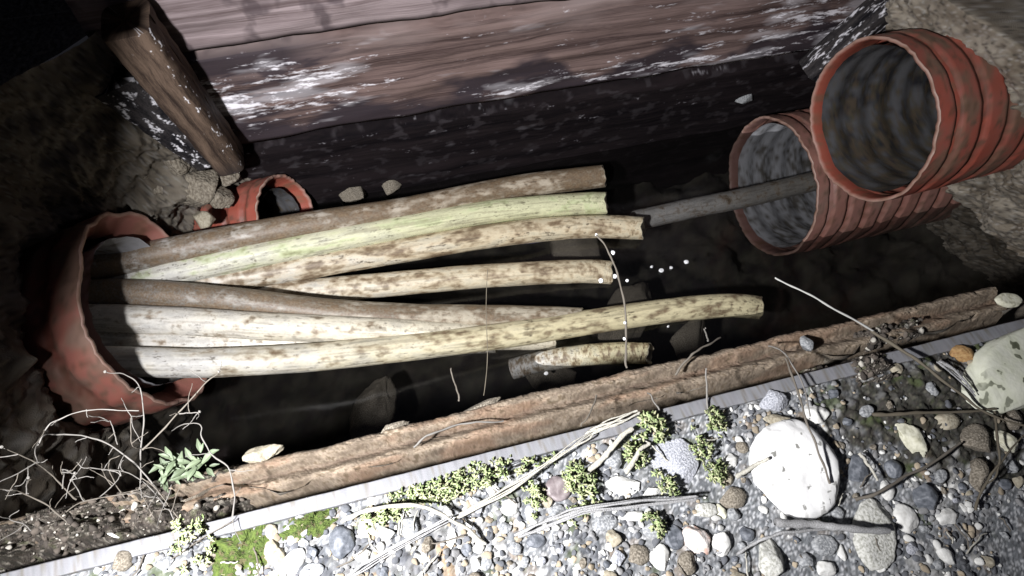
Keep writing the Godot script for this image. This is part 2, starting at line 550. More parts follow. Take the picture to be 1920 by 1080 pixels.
func bundle(called: String, pts: Array, w: float, m: Material, label: String, n: int, s: int) -> void:
	# a dry blade split lengthwise into ragged strands
	var root := thing(called, label, "straw", pts[0])
	var g := RandomNumberGenerator.new()
	g.seed = s
	var dir: Vector3 = (pts[pts.size() - 1] - pts[0]).normalized()
	var side := dir.cross(Vector3.UP).normalized()
	for k in n:
		var off := side * w * (float(k) / maxi(1, n - 1) - 0.5) * 1.1 + Vector3.UP * g.randf_range(-0.0006, 0.0008)
		var cut := g.randf_range(0.0, 0.10)
		var cut2 := g.randf_range(0.0, 0.14)
		var list := []
		for i in pts.size():
			var e := 0.25 if i == 0 or i == pts.size() - 1 else 1.0
			var p: Vector3 = pts[i] + off * (0.6 + 0.5 * e) + side * g.randf_range(-0.0005, 0.0005)
			if i == 0: p = p.lerp(pts[1], cut)
			if i == pts.size() - 1: p = p.lerp(pts[i - 1], cut2)
			list.append(p)
		stick("strand", list, w * g.randf_range(0.18, 0.36), w * g.randf_range(0.06, 0.25), m, root, 0.35, 6)

func dress(called: String, pts: Array, r0: float, r1: float, m: Material, label: String, category := "stalk", flat := 1.0) -> Node3D:
	var o := stick(called, pts, r0, r1, m, self, flat, 8)
	return tag(o, label, category)

# ================================================================ the scene
func _ready() -> void:
	var cam := Camera3D.new()
	cam.name = "camera"
	cam.transform = Transform3D(Basis(Vector3(0.9667, 0.0492, 0.2511), Vector3(0.2028, 0.4513, -0.8690), Vector3(-0.1561, 0.8910, 0.4263)), Vector3(0, 0.55, 0))
	cam.fov = 48.0
	cam.near = 0.02
	cam.far = 200.0
	add_child(cam)
	cam.current = true
	var sky := ProceduralSkyMaterial.new()
	sky.sky_top_color = lin(0.020, 0.021, 0.031)
	sky.sky_horizon_color = lin(0.022, 0.023, 0.033)
	sky.ground_bottom_color = lin(0.01, 0.01, 0.012)
	sky.ground_horizon_color = lin(0.016, 0.016, 0.02)
	sky.sun_angle_max = 1.0
	var env := Environment.new()
	env.background_mode = Environment.BG_SKY
	env.sky = Sky.new()
	env.sky.sky_material = sky
	env.tonemap_mode = Environment.TONE_MAPPER_LINEAR
	env.tonemap_exposure = 1.0
	env.sdfgi_enabled = true
	env.ssao_enabled = true
	env.ssil_enabled = true
	var we := WorldEnvironment.new()
	we.name = "night_sky"
	we.environment = env
	add_child(we)
	var moon := DirectionalLight3D.new()
	moon.name = "moonlight"
	moon.light_energy = 0.004
	moon.light_angular_distance = 0.5
	moon.shadow_enabled = true
	moon.rotation_degrees = Vector3(-70, 20, 0)
	add_child(moon)
	# the torch held beside the camera that lights this night photograph
	var torch := SpotLight3D.new()
	torch.name = "torch"
	torch.light_color = Color(0.985, 0.98, 0.99)
	torch.light_energy = 1.9
	torch.light_size = 0.022
	torch.spot_range = 8.0
	torch.spot_attenuation = 2.0
	torch.spot_angle = 50.0
	torch.spot_angle_attenuation = 1.0
	torch.shadow_enabled = true
	torch.position = Vector3(-0.31, 0.49, 0.012)
	torch.look_at_from_position(torch.position, Vector3(0.08, -0.10, -0.34), Vector3.UP)
	add_child(torch)

	fbm.seed = 5; fbm.frequency = 1.0; fbm.fractal_octaves = 4
	fine.seed = 9; fine.frequency = 1.0; fine.fractal_octaves = 3
	cell.seed = 21; cell.frequency = 1.0; cell.noise_type = FastNoiseLite.TYPE_CELLULAR
	cell.cellular_return_type = FastNoiseLite.RETURN_DISTANCE2_SUB; cell.fractal_type = FastNoiseLite.FRACTAL_NONE
	cell.cellular_jitter = 1.0
	cell.cellular_return_type = FastNoiseLite.RETURN_DISTANCE
	cellv.seed = 21; cellv.frequency = 1.0; cellv.noise_type = FastNoiseLite.TYPE_CELLULAR
	cellv.cellular_return_type = FastNoiseLite.RETURN_CELL_VALUE; cellv.fractal_type = FastNoiseLite.FRACTAL_NONE
	cellv.cellular_jitter = 1.0
	rng.seed = 4242
	make_materials()
	for k in 7: ball_meshes.append(rock_mesh(100 + k, 12, 2, 0.10))                # 0-6 rounded
	for k in 7: ball_meshes.append(rock_mesh(200 + k, 14, 11, 0.09, 0.78))          # 7-13 broken
	build_ground()
	build_pit()
	build_frame()
	build_pipes()
	build_conduits()
	build_stones()
	build_plants()
	build_stalks()

func make_materials() -> void:
	mats.white = speckled([[0.0, 0.42, 0.41, 0.38], [0.42, 0.60, 0.60, 0.57], [1.0, 0.74, 0.74, 0.71]], 0.02, 1, 22.0, 0.7, 0.02)
	mats.cream = speckled([[0.0, 0.30, 0.29, 0.20], [0.45, 0.55, 0.54, 0.42], [1.0, 0.68, 0.67, 0.56]], 0.025, 2, 22.0, 0.75, 0.03)
	mats.grey = speckled([[0.0, 0.10, 0.105, 0.11], [0.5, 0.24, 0.25, 0.26], [0.62, 0.36, 0.37, 0.37], [1.0, 0.42, 0.42, 0.42]], 0.05, 3, 30.0, 0.85, 0.04)
	mats.slate = speckled([[0.0, 0.045, 0.05, 0.06], [0.5, 0.095, 0.105, 0.12], [0.7, 0.16, 0.17, 0.19], [1.0, 0.22, 0.23, 0.25]], 0.03, 4, 22.0, 0.55, 0.02)
	mats.tan = speckled([[0.0, 0.17, 0.14, 0.10], [0.5, 0.30, 0.27, 0.20], [1.0, 0.44, 0.41, 0.33]], 0.04, 5, 26.0, 0.85, 0.04)
	mats.brown = speckled([[0.0, 0.06, 0.05, 0.035], [0.5, 0.15, 0.13, 0.10], [0.7, 0.30, 0.27, 0.22], [1.0, 0.24, 0.20, 0.15]], 0.06, 6, 30.0, 0.9, 0.06)
	mats.rusty = speckled([[0.0, 0.16, 0.08, 0.03], [0.5, 0.34, 0.20, 0.08], [1.0, 0.50, 0.36, 0.18]], 0.03, 7, 30.0, 0.8, 0.04)
	mats.purple = speckled([[0.0, 0.10, 0.08, 0.085], [0.5, 0.20, 0.17, 0.17], [1.0, 0.30, 0.27, 0.27]], 0.02, 8, 18.0, 0.4, 0.01)
	mats.concrete = speckled([[0.0, 0.14, 0.15, 0.17], [0.45, 0.28, 0.29, 0.32], [0.6, 0.42, 0.43, 0.46], [1.0, 0.5, 0.5, 0.53]], 0.08, 9, 26.0, 0.9, 0.08)
	mats.pale = speckled([[0.0, 0.16, 0.16, 0.13], [0.36, 0.34, 0.34, 0.30], [0.5, 0.52, 0.52, 0.48], [1.0, 0.58, 0.58, 0.54]], 0.05, 10, 24.0, 0.85, 0.05)
	mats.spotted = speckled([[0.0, 0.05, 0.06, 0.03], [0.22, 0.08, 0.085, 0.05], [0.26, 0.56, 0.58, 0.45], [0.6, 0.62, 0.63, 0.52], [1.0, 0.66, 0.67, 0.57]], 0.014, 31, 13.0, 0.8, 0.02, 3)
	mats.flecked = speckled([[0.0, 0.14, 0.14, 0.12], [0.15, 0.22, 0.22, 0.2], [0.19, 0.78, 0.78, 0.76], [1.0, 0.86, 0.86, 0.85]], 0.022, 33, 12.0, 0.75, 0.02, 4)
	mats.pink = speckled([[0.0, 0.45, 0.22, 0.15], [0.35, 0.62, 0.45, 0.38], [0.5, 0.76, 0.70, 0.66], [1.0, 0.8, 0.76, 0.72]], 0.018, 12, 22.0, 0.7, 0.04)
	mats.cutend = plain(0.72, 0.68, 0.52, 0.5)
	mats.silt = speckled([[0.0, 0.02, 0.016, 0.01], [1.0, 0.09, 0.07, 0.045]], 0.05, 13, 20.0, 0.6, 0.1)
	mats.rubble = speckled([[0.0, 0.06, 0.048, 0.035], [0.45, 0.17, 0.145, 0.11], [0.6, 0.26, 0.23, 0.18], [1.0, 0.34, 0.31, 0.26]], 0.05, 41, 16.0, 0.95, 0.3)
	mats.pipe = vcol(0.5, 0.02, 70.0)
	mats.liner = vcol(0.17, 0.03, 50.0)
	mats.ground = vcol(0.88, 0.03, 90.0)
	mats.earth = vcol(0.95, 0.12, 40.0)
	mats.rust = vcol(0.8, 0.05, 80.0)
	mats.steel = vcol(0.6, 0.02, 80.0)
	mats.leafy = vcol(0.6)
	mats.leafy.backlight_enabled = true
	mats.leafy.backlight = lin(0.2, 0.24, 0.08)
	mats.paleleaf = vcol(0.6)
	mats.mossy = vcol(0.95)
	mats.twig = plain(0.12, 0.105, 0.085, 0.8)
	mats.palestem = plain(0.17, 0.16, 0.145, 0.7)
	mats.whitestem = plain(0.5, 0.5, 0.47, 0.7)
	mats.straw = speckled([[0.0, 0.20, 0.185, 0.145], [0.4, 0.38, 0.365, 0.31], [1.0, 0.52, 0.51, 0.46]], 0.05, 14, 40.0, 0.7, 0.02)
	mats.greystraw = speckled([[0.0, 0.12, 0.12, 0.11], [0.5, 0.30, 0.30, 0.30], [1.0, 0.46, 0.46, 0.47]], 0.06, 15, 50.0, 0.7, 0.03)
	mats.darktwig = plain(0.10, 0.085, 0.06, 0.8)
	mats.dew = plain(0.85, 0.86, 0.88, 0.15)

# ---------------------------------------------------------------- ground sheet
func build_ground() -> void:
	var f := func(u: float, v: float) -> Vector3:
		var x := lerpf(-0.62, 0.95, u)
		var z := lerpf(-0.1045, 0.26, v)
		return Vector3(x, ground_height(x, z), z)
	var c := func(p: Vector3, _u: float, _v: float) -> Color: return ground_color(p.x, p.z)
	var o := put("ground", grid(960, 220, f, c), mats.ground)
	tag(o, "rough grey concrete ground full of bedded gravel in front of the pit", "", "", "structure")
	# the rest of the yard, out to the horizon, round the pit's opening
	var far := speckled([[0.0, 0.06, 0.06, 0.06], [0.5, 0.16, 0.163, 0.165], [1.0, 0.30, 0.30, 0.30]], 0.06, 16, 9.0, 0.95, 0.3)
	var st := SurfaceTool.new()
	st.begin(Mesh.PRIMITIVE_TRIANGLES)
	for r in [[-90.0, -0.62, -90.0, 90.0], [0.95, 90.0, -90.0, 90.0], [-0.62, 0.95, 0.26, 90.0], [-0.62, 0.95, -90.0, -0.735]]:
		var y := -0.004
		var q := [Vector3(r[0], y, r[2]), Vector3(r[1], y, r[2]), Vector3(r[1], y, r[3]), Vector3(r[0], y, r[3])]
		st.set_normal(Vector3.UP)
		for k in [0, 1, 2, 0, 2, 3]: st.add_vertex(q[k])
	var bend := [Vector3(-0.20, -0.005, -0.736), Vector3(-0.262, -0.005, -0.722), Vector3(-0.325, -0.005, -0.668), Vector3(-0.425, -0.005, -0.604), Vector3(-0.46, -0.005, -0.46), Vector3(-0.48, -0.005, -0.10), Vector3(-0.62, -0.005, -0.10)]
	for k in bend.size() - 1:
		st.set_normal(Vector3.UP)
		for v in [Vector3(-0.621, -0.005, -0.736), bend[k], bend[k + 1]]: st.add_vertex(v)
	var g := put("ground", st.commit(), far)
	tag(g, "dark concrete yard reaching away round the pit", "", "", "structure")
	# loose grit: small chips nobody would count
	for kind in 3:
		var mm := MultiMesh.new()
		mm.transform_format = MultiMesh.TRANSFORM_3D
		mm.use_colors = true
		mm.mesh = rock_mesh(300 + kind, 4, 7, 0.08, 0.8)
		var list := []
		var tries := 0
		while list.size() < 3200 and tries < 20000:
			tries += 1
			var x := rng.randf_range(-0.6, 0.93)
			var z := rng.randf_range(-0.104, 0.25) if rng.randf() < 0.4 else rng.randf_range(-0.104, 0.085)
			if fbm.get_noise_2d(x * 6.0, z * 6.0) < rng.randf_range(-0.35, 0.1): continue
			if shade_patch_at(x, z) > 0.4 and rng.randf() < 0.85: continue
			var s := 0.0022 + 0.005 * pow(rng.randf(), 2.2)
			var b := Basis(Vector3.UP, rng.randf() * TAU) * Basis.from_scale(Vector3(s * rng.randf_range(0.9, 1.5), s * 0.7, s))
			list.append([Transform3D(b, Vector3(x, ground_height(x, z) + s * 0.15, z)), rng.randf(), rng.randf_range(0.7, 1.25)])
		mm.instance_count = list.size()
		for k in list.size():
			mm.set_instance_transform(k, list[k][0])
			var t: float = list[k][1]
			var col := Color(0.10, 0.105, 0.115) if t < 0.35 else Color(0.24, 0.24, 0.24) if t < 0.6 else Color(0.30, 0.25, 0.18) if t < 0.78 else Color(0.6, 0.6, 0.57)
			col = col * (list[k][2] as float)
			col.a = 1.0
			mm.set_instance_color(k, col)
		var mi := MultiMeshInstance3D.new()
		mi.multimesh = mm
		mi.material_override = mats.ground
		mi.name = numbered("gravel")
		add_child(mi)
		tag(mi, ["fine grey and white grit between the pebbles", "coarser broken chips of grit scattered on the concrete", "small flat flakes of grit lying on the concrete"][kind], "", "", "stuff")

# ---------------------------------------------------------------- pit
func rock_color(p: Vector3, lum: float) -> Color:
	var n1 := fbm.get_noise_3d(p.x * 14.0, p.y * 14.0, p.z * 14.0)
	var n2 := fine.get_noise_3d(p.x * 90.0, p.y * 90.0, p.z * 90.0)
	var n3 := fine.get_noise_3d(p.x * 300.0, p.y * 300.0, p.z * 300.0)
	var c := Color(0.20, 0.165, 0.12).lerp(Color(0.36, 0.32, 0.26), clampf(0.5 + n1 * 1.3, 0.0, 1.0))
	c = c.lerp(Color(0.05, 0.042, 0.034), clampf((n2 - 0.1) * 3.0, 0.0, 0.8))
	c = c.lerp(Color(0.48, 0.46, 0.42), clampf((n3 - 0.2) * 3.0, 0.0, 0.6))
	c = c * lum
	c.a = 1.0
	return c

func clear_of_pipes(p: Vector3) -> Vector3:
	# rock that would fill a pipe's bore lies behind the pipe instead
	for a in [[Vector3(0.712, -0.170, -0.492), Vector3(-1, 0.05, 0.06), 0.110, 0.5], [Vector3(0.700, -0.432, -0.565), Vector3(-1, 0.05, 0.03), 0.121, 0.5], [Vector3(-0.338, -0.275, -0.478), Vector3(1, 0.30, 0.04), 0.140, 0.36], [Vector3(-0.165, -0.352, -0.640), Vector3(1, 0.5, 0.35), 0.066, 0.25]]:
		var ax := (a[1] as Vector3).normalized()
		var q: Vector3 = p - a[0]
		var along := q.dot(ax)
		if (q - ax * along).length() < (a[2] as float) and along > -(a[3] as float) and along < 0.22:
			p -= ax * (along + (a[3] as float))
	return p

func rock_bulge(p: Vector3) -> float:
	var a := cell.get_noise_3d(p.x * 16.0, p.y * 16.0, p.z * 16.0)
	var b := fbm.get_noise_3d(p.x * 11.0, p.y * 11.0, p.z * 11.0)
	var c := fine.get_noise_3d(p.x * 60.0, p.y * 60.0, p.z * 60.0)
	var d := fine.get_noise_3d(p.x * 190.0, p.y * 190.0, p.z * 190.0)
	return -a * 0.034 + b * 0.03 + c * 0.009 + d * 0.003

func build_pit() -> void:
	# left end: broken rock behind the pipes, turning the corner towards the viewer
	var lc := [Vector3(-0.245, 0, -0.745), Vector3(-0.315, 0, -0.675), Vector3(-0.415, 0, -0.612), Vector3(-0.455, 0, -0.46), Vector3(-0.475, 0, -0.10)]
	var lp := smooth_path(lc, 200)
	var lf := func(u: float, v: float) -> Vector3:
		var i := int(round(u * 199))
		var p := lp[i]
		var t := (lp[mini(i + 1, 199)] - lp[maxi(i - 1, 0)]).normalized()
		var nrm := Vector3(-t.z, 0, t.x)
		if nrm.x < 0 and u > 0.5: nrm = -nrm
		if nrm.z < 0 and u <= 0.5: nrm = -nrm
		p.y = lerpf(-0.004, -0.66, v)
		return clear_of_pipes(p + nrm * (rock_bulge(p) + v * v * 0.05) * minf(1.0, 0.3 + v * 3.0))
	var rc := func(p: Vector3, _u: float, v: float) -> Color: return rock_color(p, lerpf(0.55, 0.5, v))  # left rock kept darker than its lumps: shade put into its colour
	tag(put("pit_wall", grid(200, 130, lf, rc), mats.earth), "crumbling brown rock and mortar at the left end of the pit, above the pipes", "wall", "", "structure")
	# right end: coarse rock that leans over the pipes
	var rf := func(u: float, v: float) -> Vector3:
		var z := lerpf(-0.74, -0.09, u)
		var w := clampf((v - 0.1) / 0.9, 0.0, 1.0)
		var y := lerpf(0.0, -0.66, w)
		var x := 0.765 + 0.55 * w * 0.66 + 0.45 * clampf(z + 0.55, -0.02, 0.5)
		if v < 0.1: x = lerpf(1.0, x, v / 0.1)
		var p := Vector3(x, y, z)
		return clear_of_pipes(p + Vector3(-1, 0.25, 0) * rock_bulge(p) * minf(1.0, 0.25 + w * 5.0) - Vector3(0, 0.008, 0) * (1.0 - w))
	var rc2 := func(p: Vector3, _u: float, _v: float) -> Color: return rock_color(p, 0.95)
	tag(put("pit_wall", grid(190, 190, rf, rc2), mats.earth), "rough tan rock at the right end of the pit, over the large pipe", "wall", "", "structure")
	# near side, under the frame, and the bottom
	var nf := func(u: float, v: float) -> Vector3:
		var p := Vector3(lerpf(-0.60, 1.10, u), lerpf(-0.035, -0.66, v), -0.135)
		return p + Vector3(0, 0, -1) * rock_bulge(p) * 0.4
	tag(put("pit_wall", grid(150, 60, nf, rc2), mats.earth), "rough rock wall of the pit below the frame", "wall", "", "structure")
	var ff := func(u: float, v: float) -> Vector3:
		var p := Vector3(lerpf(-0.62, 1.16, u), -0.575, lerpf(-0.75, -0.10, v))
		p.y += fbm.get_noise_2d(p.x * 7.0, p.z * 7.0) * 0.05 + fine.get_noise_2d(p.x * 60.0, p.z * 60.0) * 0.006
		return p
	var fc := func(p: Vector3, _u: float, _v: float) -> Color:
		var c := Color(0.012, 0.010, 0.008).lerp(Color(0.05, 0.044, 0.033), clampf(0.5 + fbm.get_noise_2d(p.x * 20.0, p.z * 20.0) * 1.4, 0.0, 1.0))
		c.a = 1.0
		return c
	tag(put("pit_floor", grid(180, 70, ff, fc), mats.earth), "muddy bottom of the pit under the water", "floor", "", "structure")
	# water
	var wm := StandardMaterial3D.new()
	wm.transparency = BaseMaterial3D.TRANSPARENCY_ALPHA
	wm.albedo_color = Color(0.05, 0.048, 0.045, 0.42)
	wm.roughness = 0.13
	var rip := noise_of(1.0, 71, 2)
	var wf := func(u: float, v: float) -> Vector3:
		var p := Vector3(lerpf(-0.62, 1.16, u), -0.42, lerpf(-0.75, -0.10, v))
		p.y += rip.get_noise_2d(p.x * 9.0, p.z * 9.0) * 0.0012
		return p
	tag(put("water", grid(160, 60, wf, nocol, false, false), wm), "still dark water standing in the bottom of the pit", "water", "", "structure")

	# the boards that hold up the back of the pit
	var wall := thing("timber_lining", "stained horizontal boards lining the back of the pit, with white mould", "wooden wall", Vector3.ZERO)
	wall.set_meta("kind", "structure")
	var spots := noise_of(1.0, 91, 5)
	var patch := noise_of(1.0, 92, 4)
	var fungus := func(u: float, v: float, x: float, y: float, amount: float) -> float:
		var s := 0.9 * spots.get_noise_2d(x * 9.0, y * 55.0) + 0.55 * patch.get_noise_2d(x * 40.0, y * 150.0) + 0.25 * spots.get_noise_2d(x * 160.0 + 9.0, y * 300.0)
		return clampf((s - 0.60 + amount) * 2.3, 0.0, 1.0) + clampf((patch.get_noise_2d(x * 7.0, y * 26.0) - 0.5 + amount) * 0.9, 0.0, 0.35)
	var top := func(u: float, v: float, g: float, f: float) -> Color:
		var x := lerpf(-0.22, 0.95, u)
		var c := Color(0.12, 0.09, 0.09).lerp(Color(0.32, 0.262, 0.265), clampf(g * 1.15 - 0.05 + (f - 0.5) * 0.5, 0.0, 1.0))
		var dark := clampf((patch.get_noise_2d(x * 16.0 + 4.0, v * 1.4) - 0.16) * 2.6, 0.0, 0.7)
		c = c.lerp(Color(0.06, 0.045, 0.05), dark)
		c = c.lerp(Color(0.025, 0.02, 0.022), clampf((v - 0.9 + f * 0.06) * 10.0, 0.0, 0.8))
		c = c.lerp(Color(0.75, 0.73, 0.76), fungus.call(u, v, x, v * 0.12, clampf((x - 0.40) * 3.0, -0.3, 0.42)) * 0.8)
		return c.linear_to_srgb()
	var mid := func(u: float, v: float, g: float, f: float) -> Color:
		var x := lerpf(-0.22, 0.95, u)
		var y := lerpf(-0.064, -0.245, v)
		var c := Color(0.055, 0.037, 0.035).lerp(Color(0.205, 0.145, 0.132), clampf(g * 1.3 - 0.1 + (f - 0.5) * 0.6, 0.0, 1.0))
		c = c.lerp(Color(0.27, 0.215, 0.205), clampf(1.0 - v * 3.0, 0.0, 1.0) * clampf(0.4 + patch.get_noise_2d(x * 5.0, v * 3.0), 0.0, 1.0))
		# soaked dark at its foot and along the left end
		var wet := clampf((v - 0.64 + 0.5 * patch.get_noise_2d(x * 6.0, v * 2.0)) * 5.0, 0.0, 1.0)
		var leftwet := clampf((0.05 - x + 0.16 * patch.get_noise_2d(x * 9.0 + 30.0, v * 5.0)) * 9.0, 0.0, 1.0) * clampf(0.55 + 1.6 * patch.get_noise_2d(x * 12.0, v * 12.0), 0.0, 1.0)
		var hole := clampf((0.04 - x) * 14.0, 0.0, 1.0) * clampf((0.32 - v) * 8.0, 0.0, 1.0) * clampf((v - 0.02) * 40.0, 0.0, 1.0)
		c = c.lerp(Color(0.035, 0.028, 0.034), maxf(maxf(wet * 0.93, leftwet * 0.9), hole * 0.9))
		var band := exp(-pow((v - 0.86 - 0.1 * patch.get_noise_2d(x * 4.0, 3.0)) * 7.0, 2.0)) * 0.52
		band *= clampf((x - 0.12) * 6.0, 0.0, 1.0)
		band = maxf(band, clampf((0.16 - x) * 5.0, 0.0, 1.0) * 0.60 * clampf(1.3 - absf(v - 0.45) * 2.6, 0.0, 1.0))
		band = maxf(band, clampf((x - 0.42) * 4.0, 0.0, 1.0) * 0.5)
		c = c.lerp(Color(0.74, 0.72, 0.76), fungus.call(u, v, x, y, band - 0.02) * 0.9)
		return c.linear_to_srgb()
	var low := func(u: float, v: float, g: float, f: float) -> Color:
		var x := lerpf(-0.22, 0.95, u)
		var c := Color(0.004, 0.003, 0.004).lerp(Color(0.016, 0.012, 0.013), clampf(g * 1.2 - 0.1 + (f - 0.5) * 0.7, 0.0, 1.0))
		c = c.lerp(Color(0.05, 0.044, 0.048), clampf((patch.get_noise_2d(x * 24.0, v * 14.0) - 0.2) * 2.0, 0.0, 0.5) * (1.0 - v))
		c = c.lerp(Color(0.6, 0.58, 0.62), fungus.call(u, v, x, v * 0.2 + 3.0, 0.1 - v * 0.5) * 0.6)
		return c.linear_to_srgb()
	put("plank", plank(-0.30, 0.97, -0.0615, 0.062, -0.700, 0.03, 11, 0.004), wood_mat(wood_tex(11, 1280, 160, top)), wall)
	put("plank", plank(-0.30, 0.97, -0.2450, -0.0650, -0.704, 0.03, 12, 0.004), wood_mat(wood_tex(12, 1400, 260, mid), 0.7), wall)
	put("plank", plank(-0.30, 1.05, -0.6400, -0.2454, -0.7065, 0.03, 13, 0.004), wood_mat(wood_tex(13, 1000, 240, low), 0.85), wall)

	# posts at both ends of the boards
	var postc := func(u: float, v: float, g: float, f: float) -> Color:
		var c := Color(0.03, 0.021, 0.017).lerp(Color(0.135, 0.095, 0.07), clampf(g * 1.2 - 0.1 + (f - 0.5) * 0.7, 0.0, 1.0))
		var s := -0.16 + spots.get_noise_2d(u * 12.0, v * 16.0) + 0.5 * patch.get_noise_2d(u * 40.0, v * 50.0)
		var edge := clampf(1.0 - absf(v - 0.12) * 9.0, 0.0, 1.0) * 0.5 + clampf(1.0 - absf(v - 0.62) * 9.0, 0.0, 1.0) * 0.45
		c = c.lerp(Color(0.78, 0.77, 0.80), clampf((s - 0.62 + edge) * 4.0, 0.0, 0.95))
		c = c.lerp(Color(0.03, 0.025, 0.024), clampf((u - 0.86) * 8.0, 0.0, 0.8))
		return c.linear_to_srgb()
	var stumpc := func(u: float, v: float, g: float, f: float) -> Color:
		var c := Color(0.008, 0.008, 0.01).lerp(Color(0.05, 0.045, 0.045), clampf(g * 1.1 + (f - 0.6), 0.0, 1.0))
		var s := spots.get_noise_2d(u * 7.0 + 5.0, v * 12.0) + 0.5 * patch.get_noise_2d(u * 30.0, v * 40.0)
		c = c.lerp(Color(0.75, 0.74, 0.78), clampf((s - 0.22) * 3.0, 0.0, 0.9))
		return c.linear_to_srgb()
	var pm := wood_mat(wood_tex(14, 512, 300, postc), 0.6)
	var post := func(top_p: Vector3, foot: Vector3, half_w: float, half_d: float, s: int) -> ArrayMesh:
		var nz := noise_of(1.0, s, 3)
		var ax := (foot - top_p).normalized()
		var sx := Vector3(0, 0, 1).cross(ax).normalized()
		var sz := ax.cross(sx).normalized()
		var f := func(u: float, v: float) -> Vector3:
			var a := v * TAU
			var q := Vector2(cos(a), sin(a))
			var k := pow(pow(absf(q.x), 5.0) + pow(absf(q.y), 5.0), -0.2)
			var w := half_w * (1.0 - 0.25 * u) * (1.0 + 0.08 * nz.get_noise_2d(u * 8.0, v * 3.0))
			var uu := clampf((u - 0.03) / 0.94, 0.0, 1.0)
			var shut := 0.0 if u < 0.001 or u > 0.999 else 1.0
			return top_p.lerp(foot, uu) + (sx * q.x * k * w + sz * q.y * k * half_d) * shut
		return grid(60, 65, f, nocol, true, false)
	var p1 := put("timber_post", post.call(Vector3(-0.240, 0.03, -0.664), Vector3(-0.212, -0.225, -0.668), 0.027, 0.028, 15), pm)
	var p3 := put("timber_stump", post.call(Vector3(-0.292, -0.055, -0.676), Vector3(-0.236, -0.215, -0.672), 0.030, 0.022, 17), wood_mat(wood_tex(17, 256, 160, stumpc), 0.6))
	tag(p3, "black rotten board end with white mould left of the timber post", "board")
	tag(p1, "short brown timber post with white mould at the left end of the boards", "post")
	var p2 := put("timber_post", post.call(Vector3(0.905, 0.02, -0.672), Vector3(0.745, -0.25, -0.668), 0.030, 0.024, 16), wood_mat(wood_tex(18, 256, 160, stumpc), 0.6))
	tag(p2, "slanting grey mouldy timber behind the large orange pipe", "post")

	# stones lying at the foot of the boards and under the water
	var foot := [
		[9, "rubble", Vector3(-0.1928, -0.4000, -0.7708), 0.055, 0.05, "triangular grey stone at the foot of the boards behind the small pipe"],
		[8, "brown", Vector3(-0.0624, -0.4050, -0.7244), 0.13, 0.06, "dark lump of rock at the waterline behind the topmost conduit"],
		[10, "brown", Vector3(0.0132, -0.4100, -0.7245), 0.08, 0.05, "smaller dark rock at the waterline in front of the boards"],
		[11, "grey", Vector3(0.6786, -0.3400, -0.7176), 0.05, 0.05, "pale chip of rock on the dark board behind the half sunken pipe"],
		[12, "brown", Vector3(0.1989, -0.4750, -0.3170), 0.11, 0.08, "flat brown stone under the water below the short conduit stub"],
		[7, "brown", Vector3(-0.0917, -0.4600, -0.3227), 0.16, 0.07, "broad dim stone under the water close to the frame"],
		[13, "brown", Vector3(0.3693, -0.4750, -0.3975), 0.16, 0.10, "large dim stone under the water between the conduit ends"],
		[8, "brown", Vector3(0.3171, -0.4800, -0.5463), 0.20, 0.12, "sunken grey slab under the water below the third conduit"],
		[10, "brown", Vector3(0.4486, -0.4700, -0.3193), 0.12, 0.07, "dark stone under the water in front of the longest conduit"]]
	for a in foot:
		var o := put("stone", ball_meshes[a[0]], mats[a[1]])
		o.position = a[2]
		o.basis = Basis(Vector3.UP, 0.3 + float(a[0])) * Basis.from_scale(Vector3(a[3], (a[4] as float) * 0.7, a[4]))
		tag(o, a[5], "stone")
	var rubble := [
		[9, "rubble", Vector3(-0.3213, -0.2550, -0.6692), 0.075, 0.06, "large lump of broken mortar above the left pipe, at the shadow's edge"],
		[12, "rubble", Vector3(-0.2712, -0.2650, -0.6586), 0.085, 0.065, "knobbly lump of mortar under the black rotten board end"],
		[8, "rubble", Vector3(-0.2304, -0.2700, -0.6876), 0.06, 0.05, "brown lump of mortar just under the timber post"],
		[11, "tan", Vector3(-0.2679, -0.2750, -0.6085), 0.042, 0.036, "squarish pale chip wedged between the left pipe and the small pipe end"],
		[13, "rubble", Vector3(-0.2862, -0.2150, -0.6843), 0.06, 0.05, "small cracked lump of mortar highest on the left rock wall"],
		[10, "rubble", Vector3(-0.3391, -0.2150, -0.6862), 0.07, 0.06, "rough lump of mortar fading into the shadow at the left"],
		[7, "rubble", Vector3(-0.2456, -0.2850, -0.6474), 0.05, 0.04, "small rough lump of mortar directly left of the small pipe end"]]
	for a in rubble:
		var o := put("mortar_lump", ball_meshes[a[0]], mats[a[1]])
		o.position = a[2]
		o.basis = Basis(Vector3(0.3, 1, 0.2).normalized(), 1.1 * float(a[0])) * Basis.from_scale(Vector3(a[3], (a[4] as float) * 0.9, a[4]))
		tag(o, a[5], "stone")
	# white specks added on the water in place of glints
	var fl := [[740, 314], [800, 303], [820, 301], [868, 293]]
	var fp := [Vector3(0.0219, -0.4170, -0.7512), Vector3(0.0812, -0.4170, -0.7506), Vector3(0.1011, -0.4170, -0.7500), Vector3(0.1494, -0.4170, -0.7496), Vector3(0.4151, -0.4170, -0.4477), Vector3(0.4289, -0.4170, -0.4370), Vector3(0.4472, -0.4170, -0.4382), Vector3(0.4780, -0.4170, -0.4430), Vector3(0.1839, -0.4170, -0.3044), Vector3(0.4030, -0.4170, -0.3353)]
	var fs := [0.006, 0.010, 0.007, 0.006, 0.006, 0.009, 0.007, 0.009, 0.007, 0.005]
	var fn := ["leftmost white glint speck added below the boards", "larger white glint speck added below the boards", "round white glint speck right beside the larger one below the boards", "rightmost white glint speck added below the boards",
		"faint glint speck at the left of the four near the submerged pipe", "bright glint speck on the water between the third conduit and the sunken pipe", "small glint speck just right of the bright one on the open water", "elongated glint speck farthest right on the open water",
		"white glint speck on the water above the sunken flat stone", "tiny glint speck just below the longest conduit"]
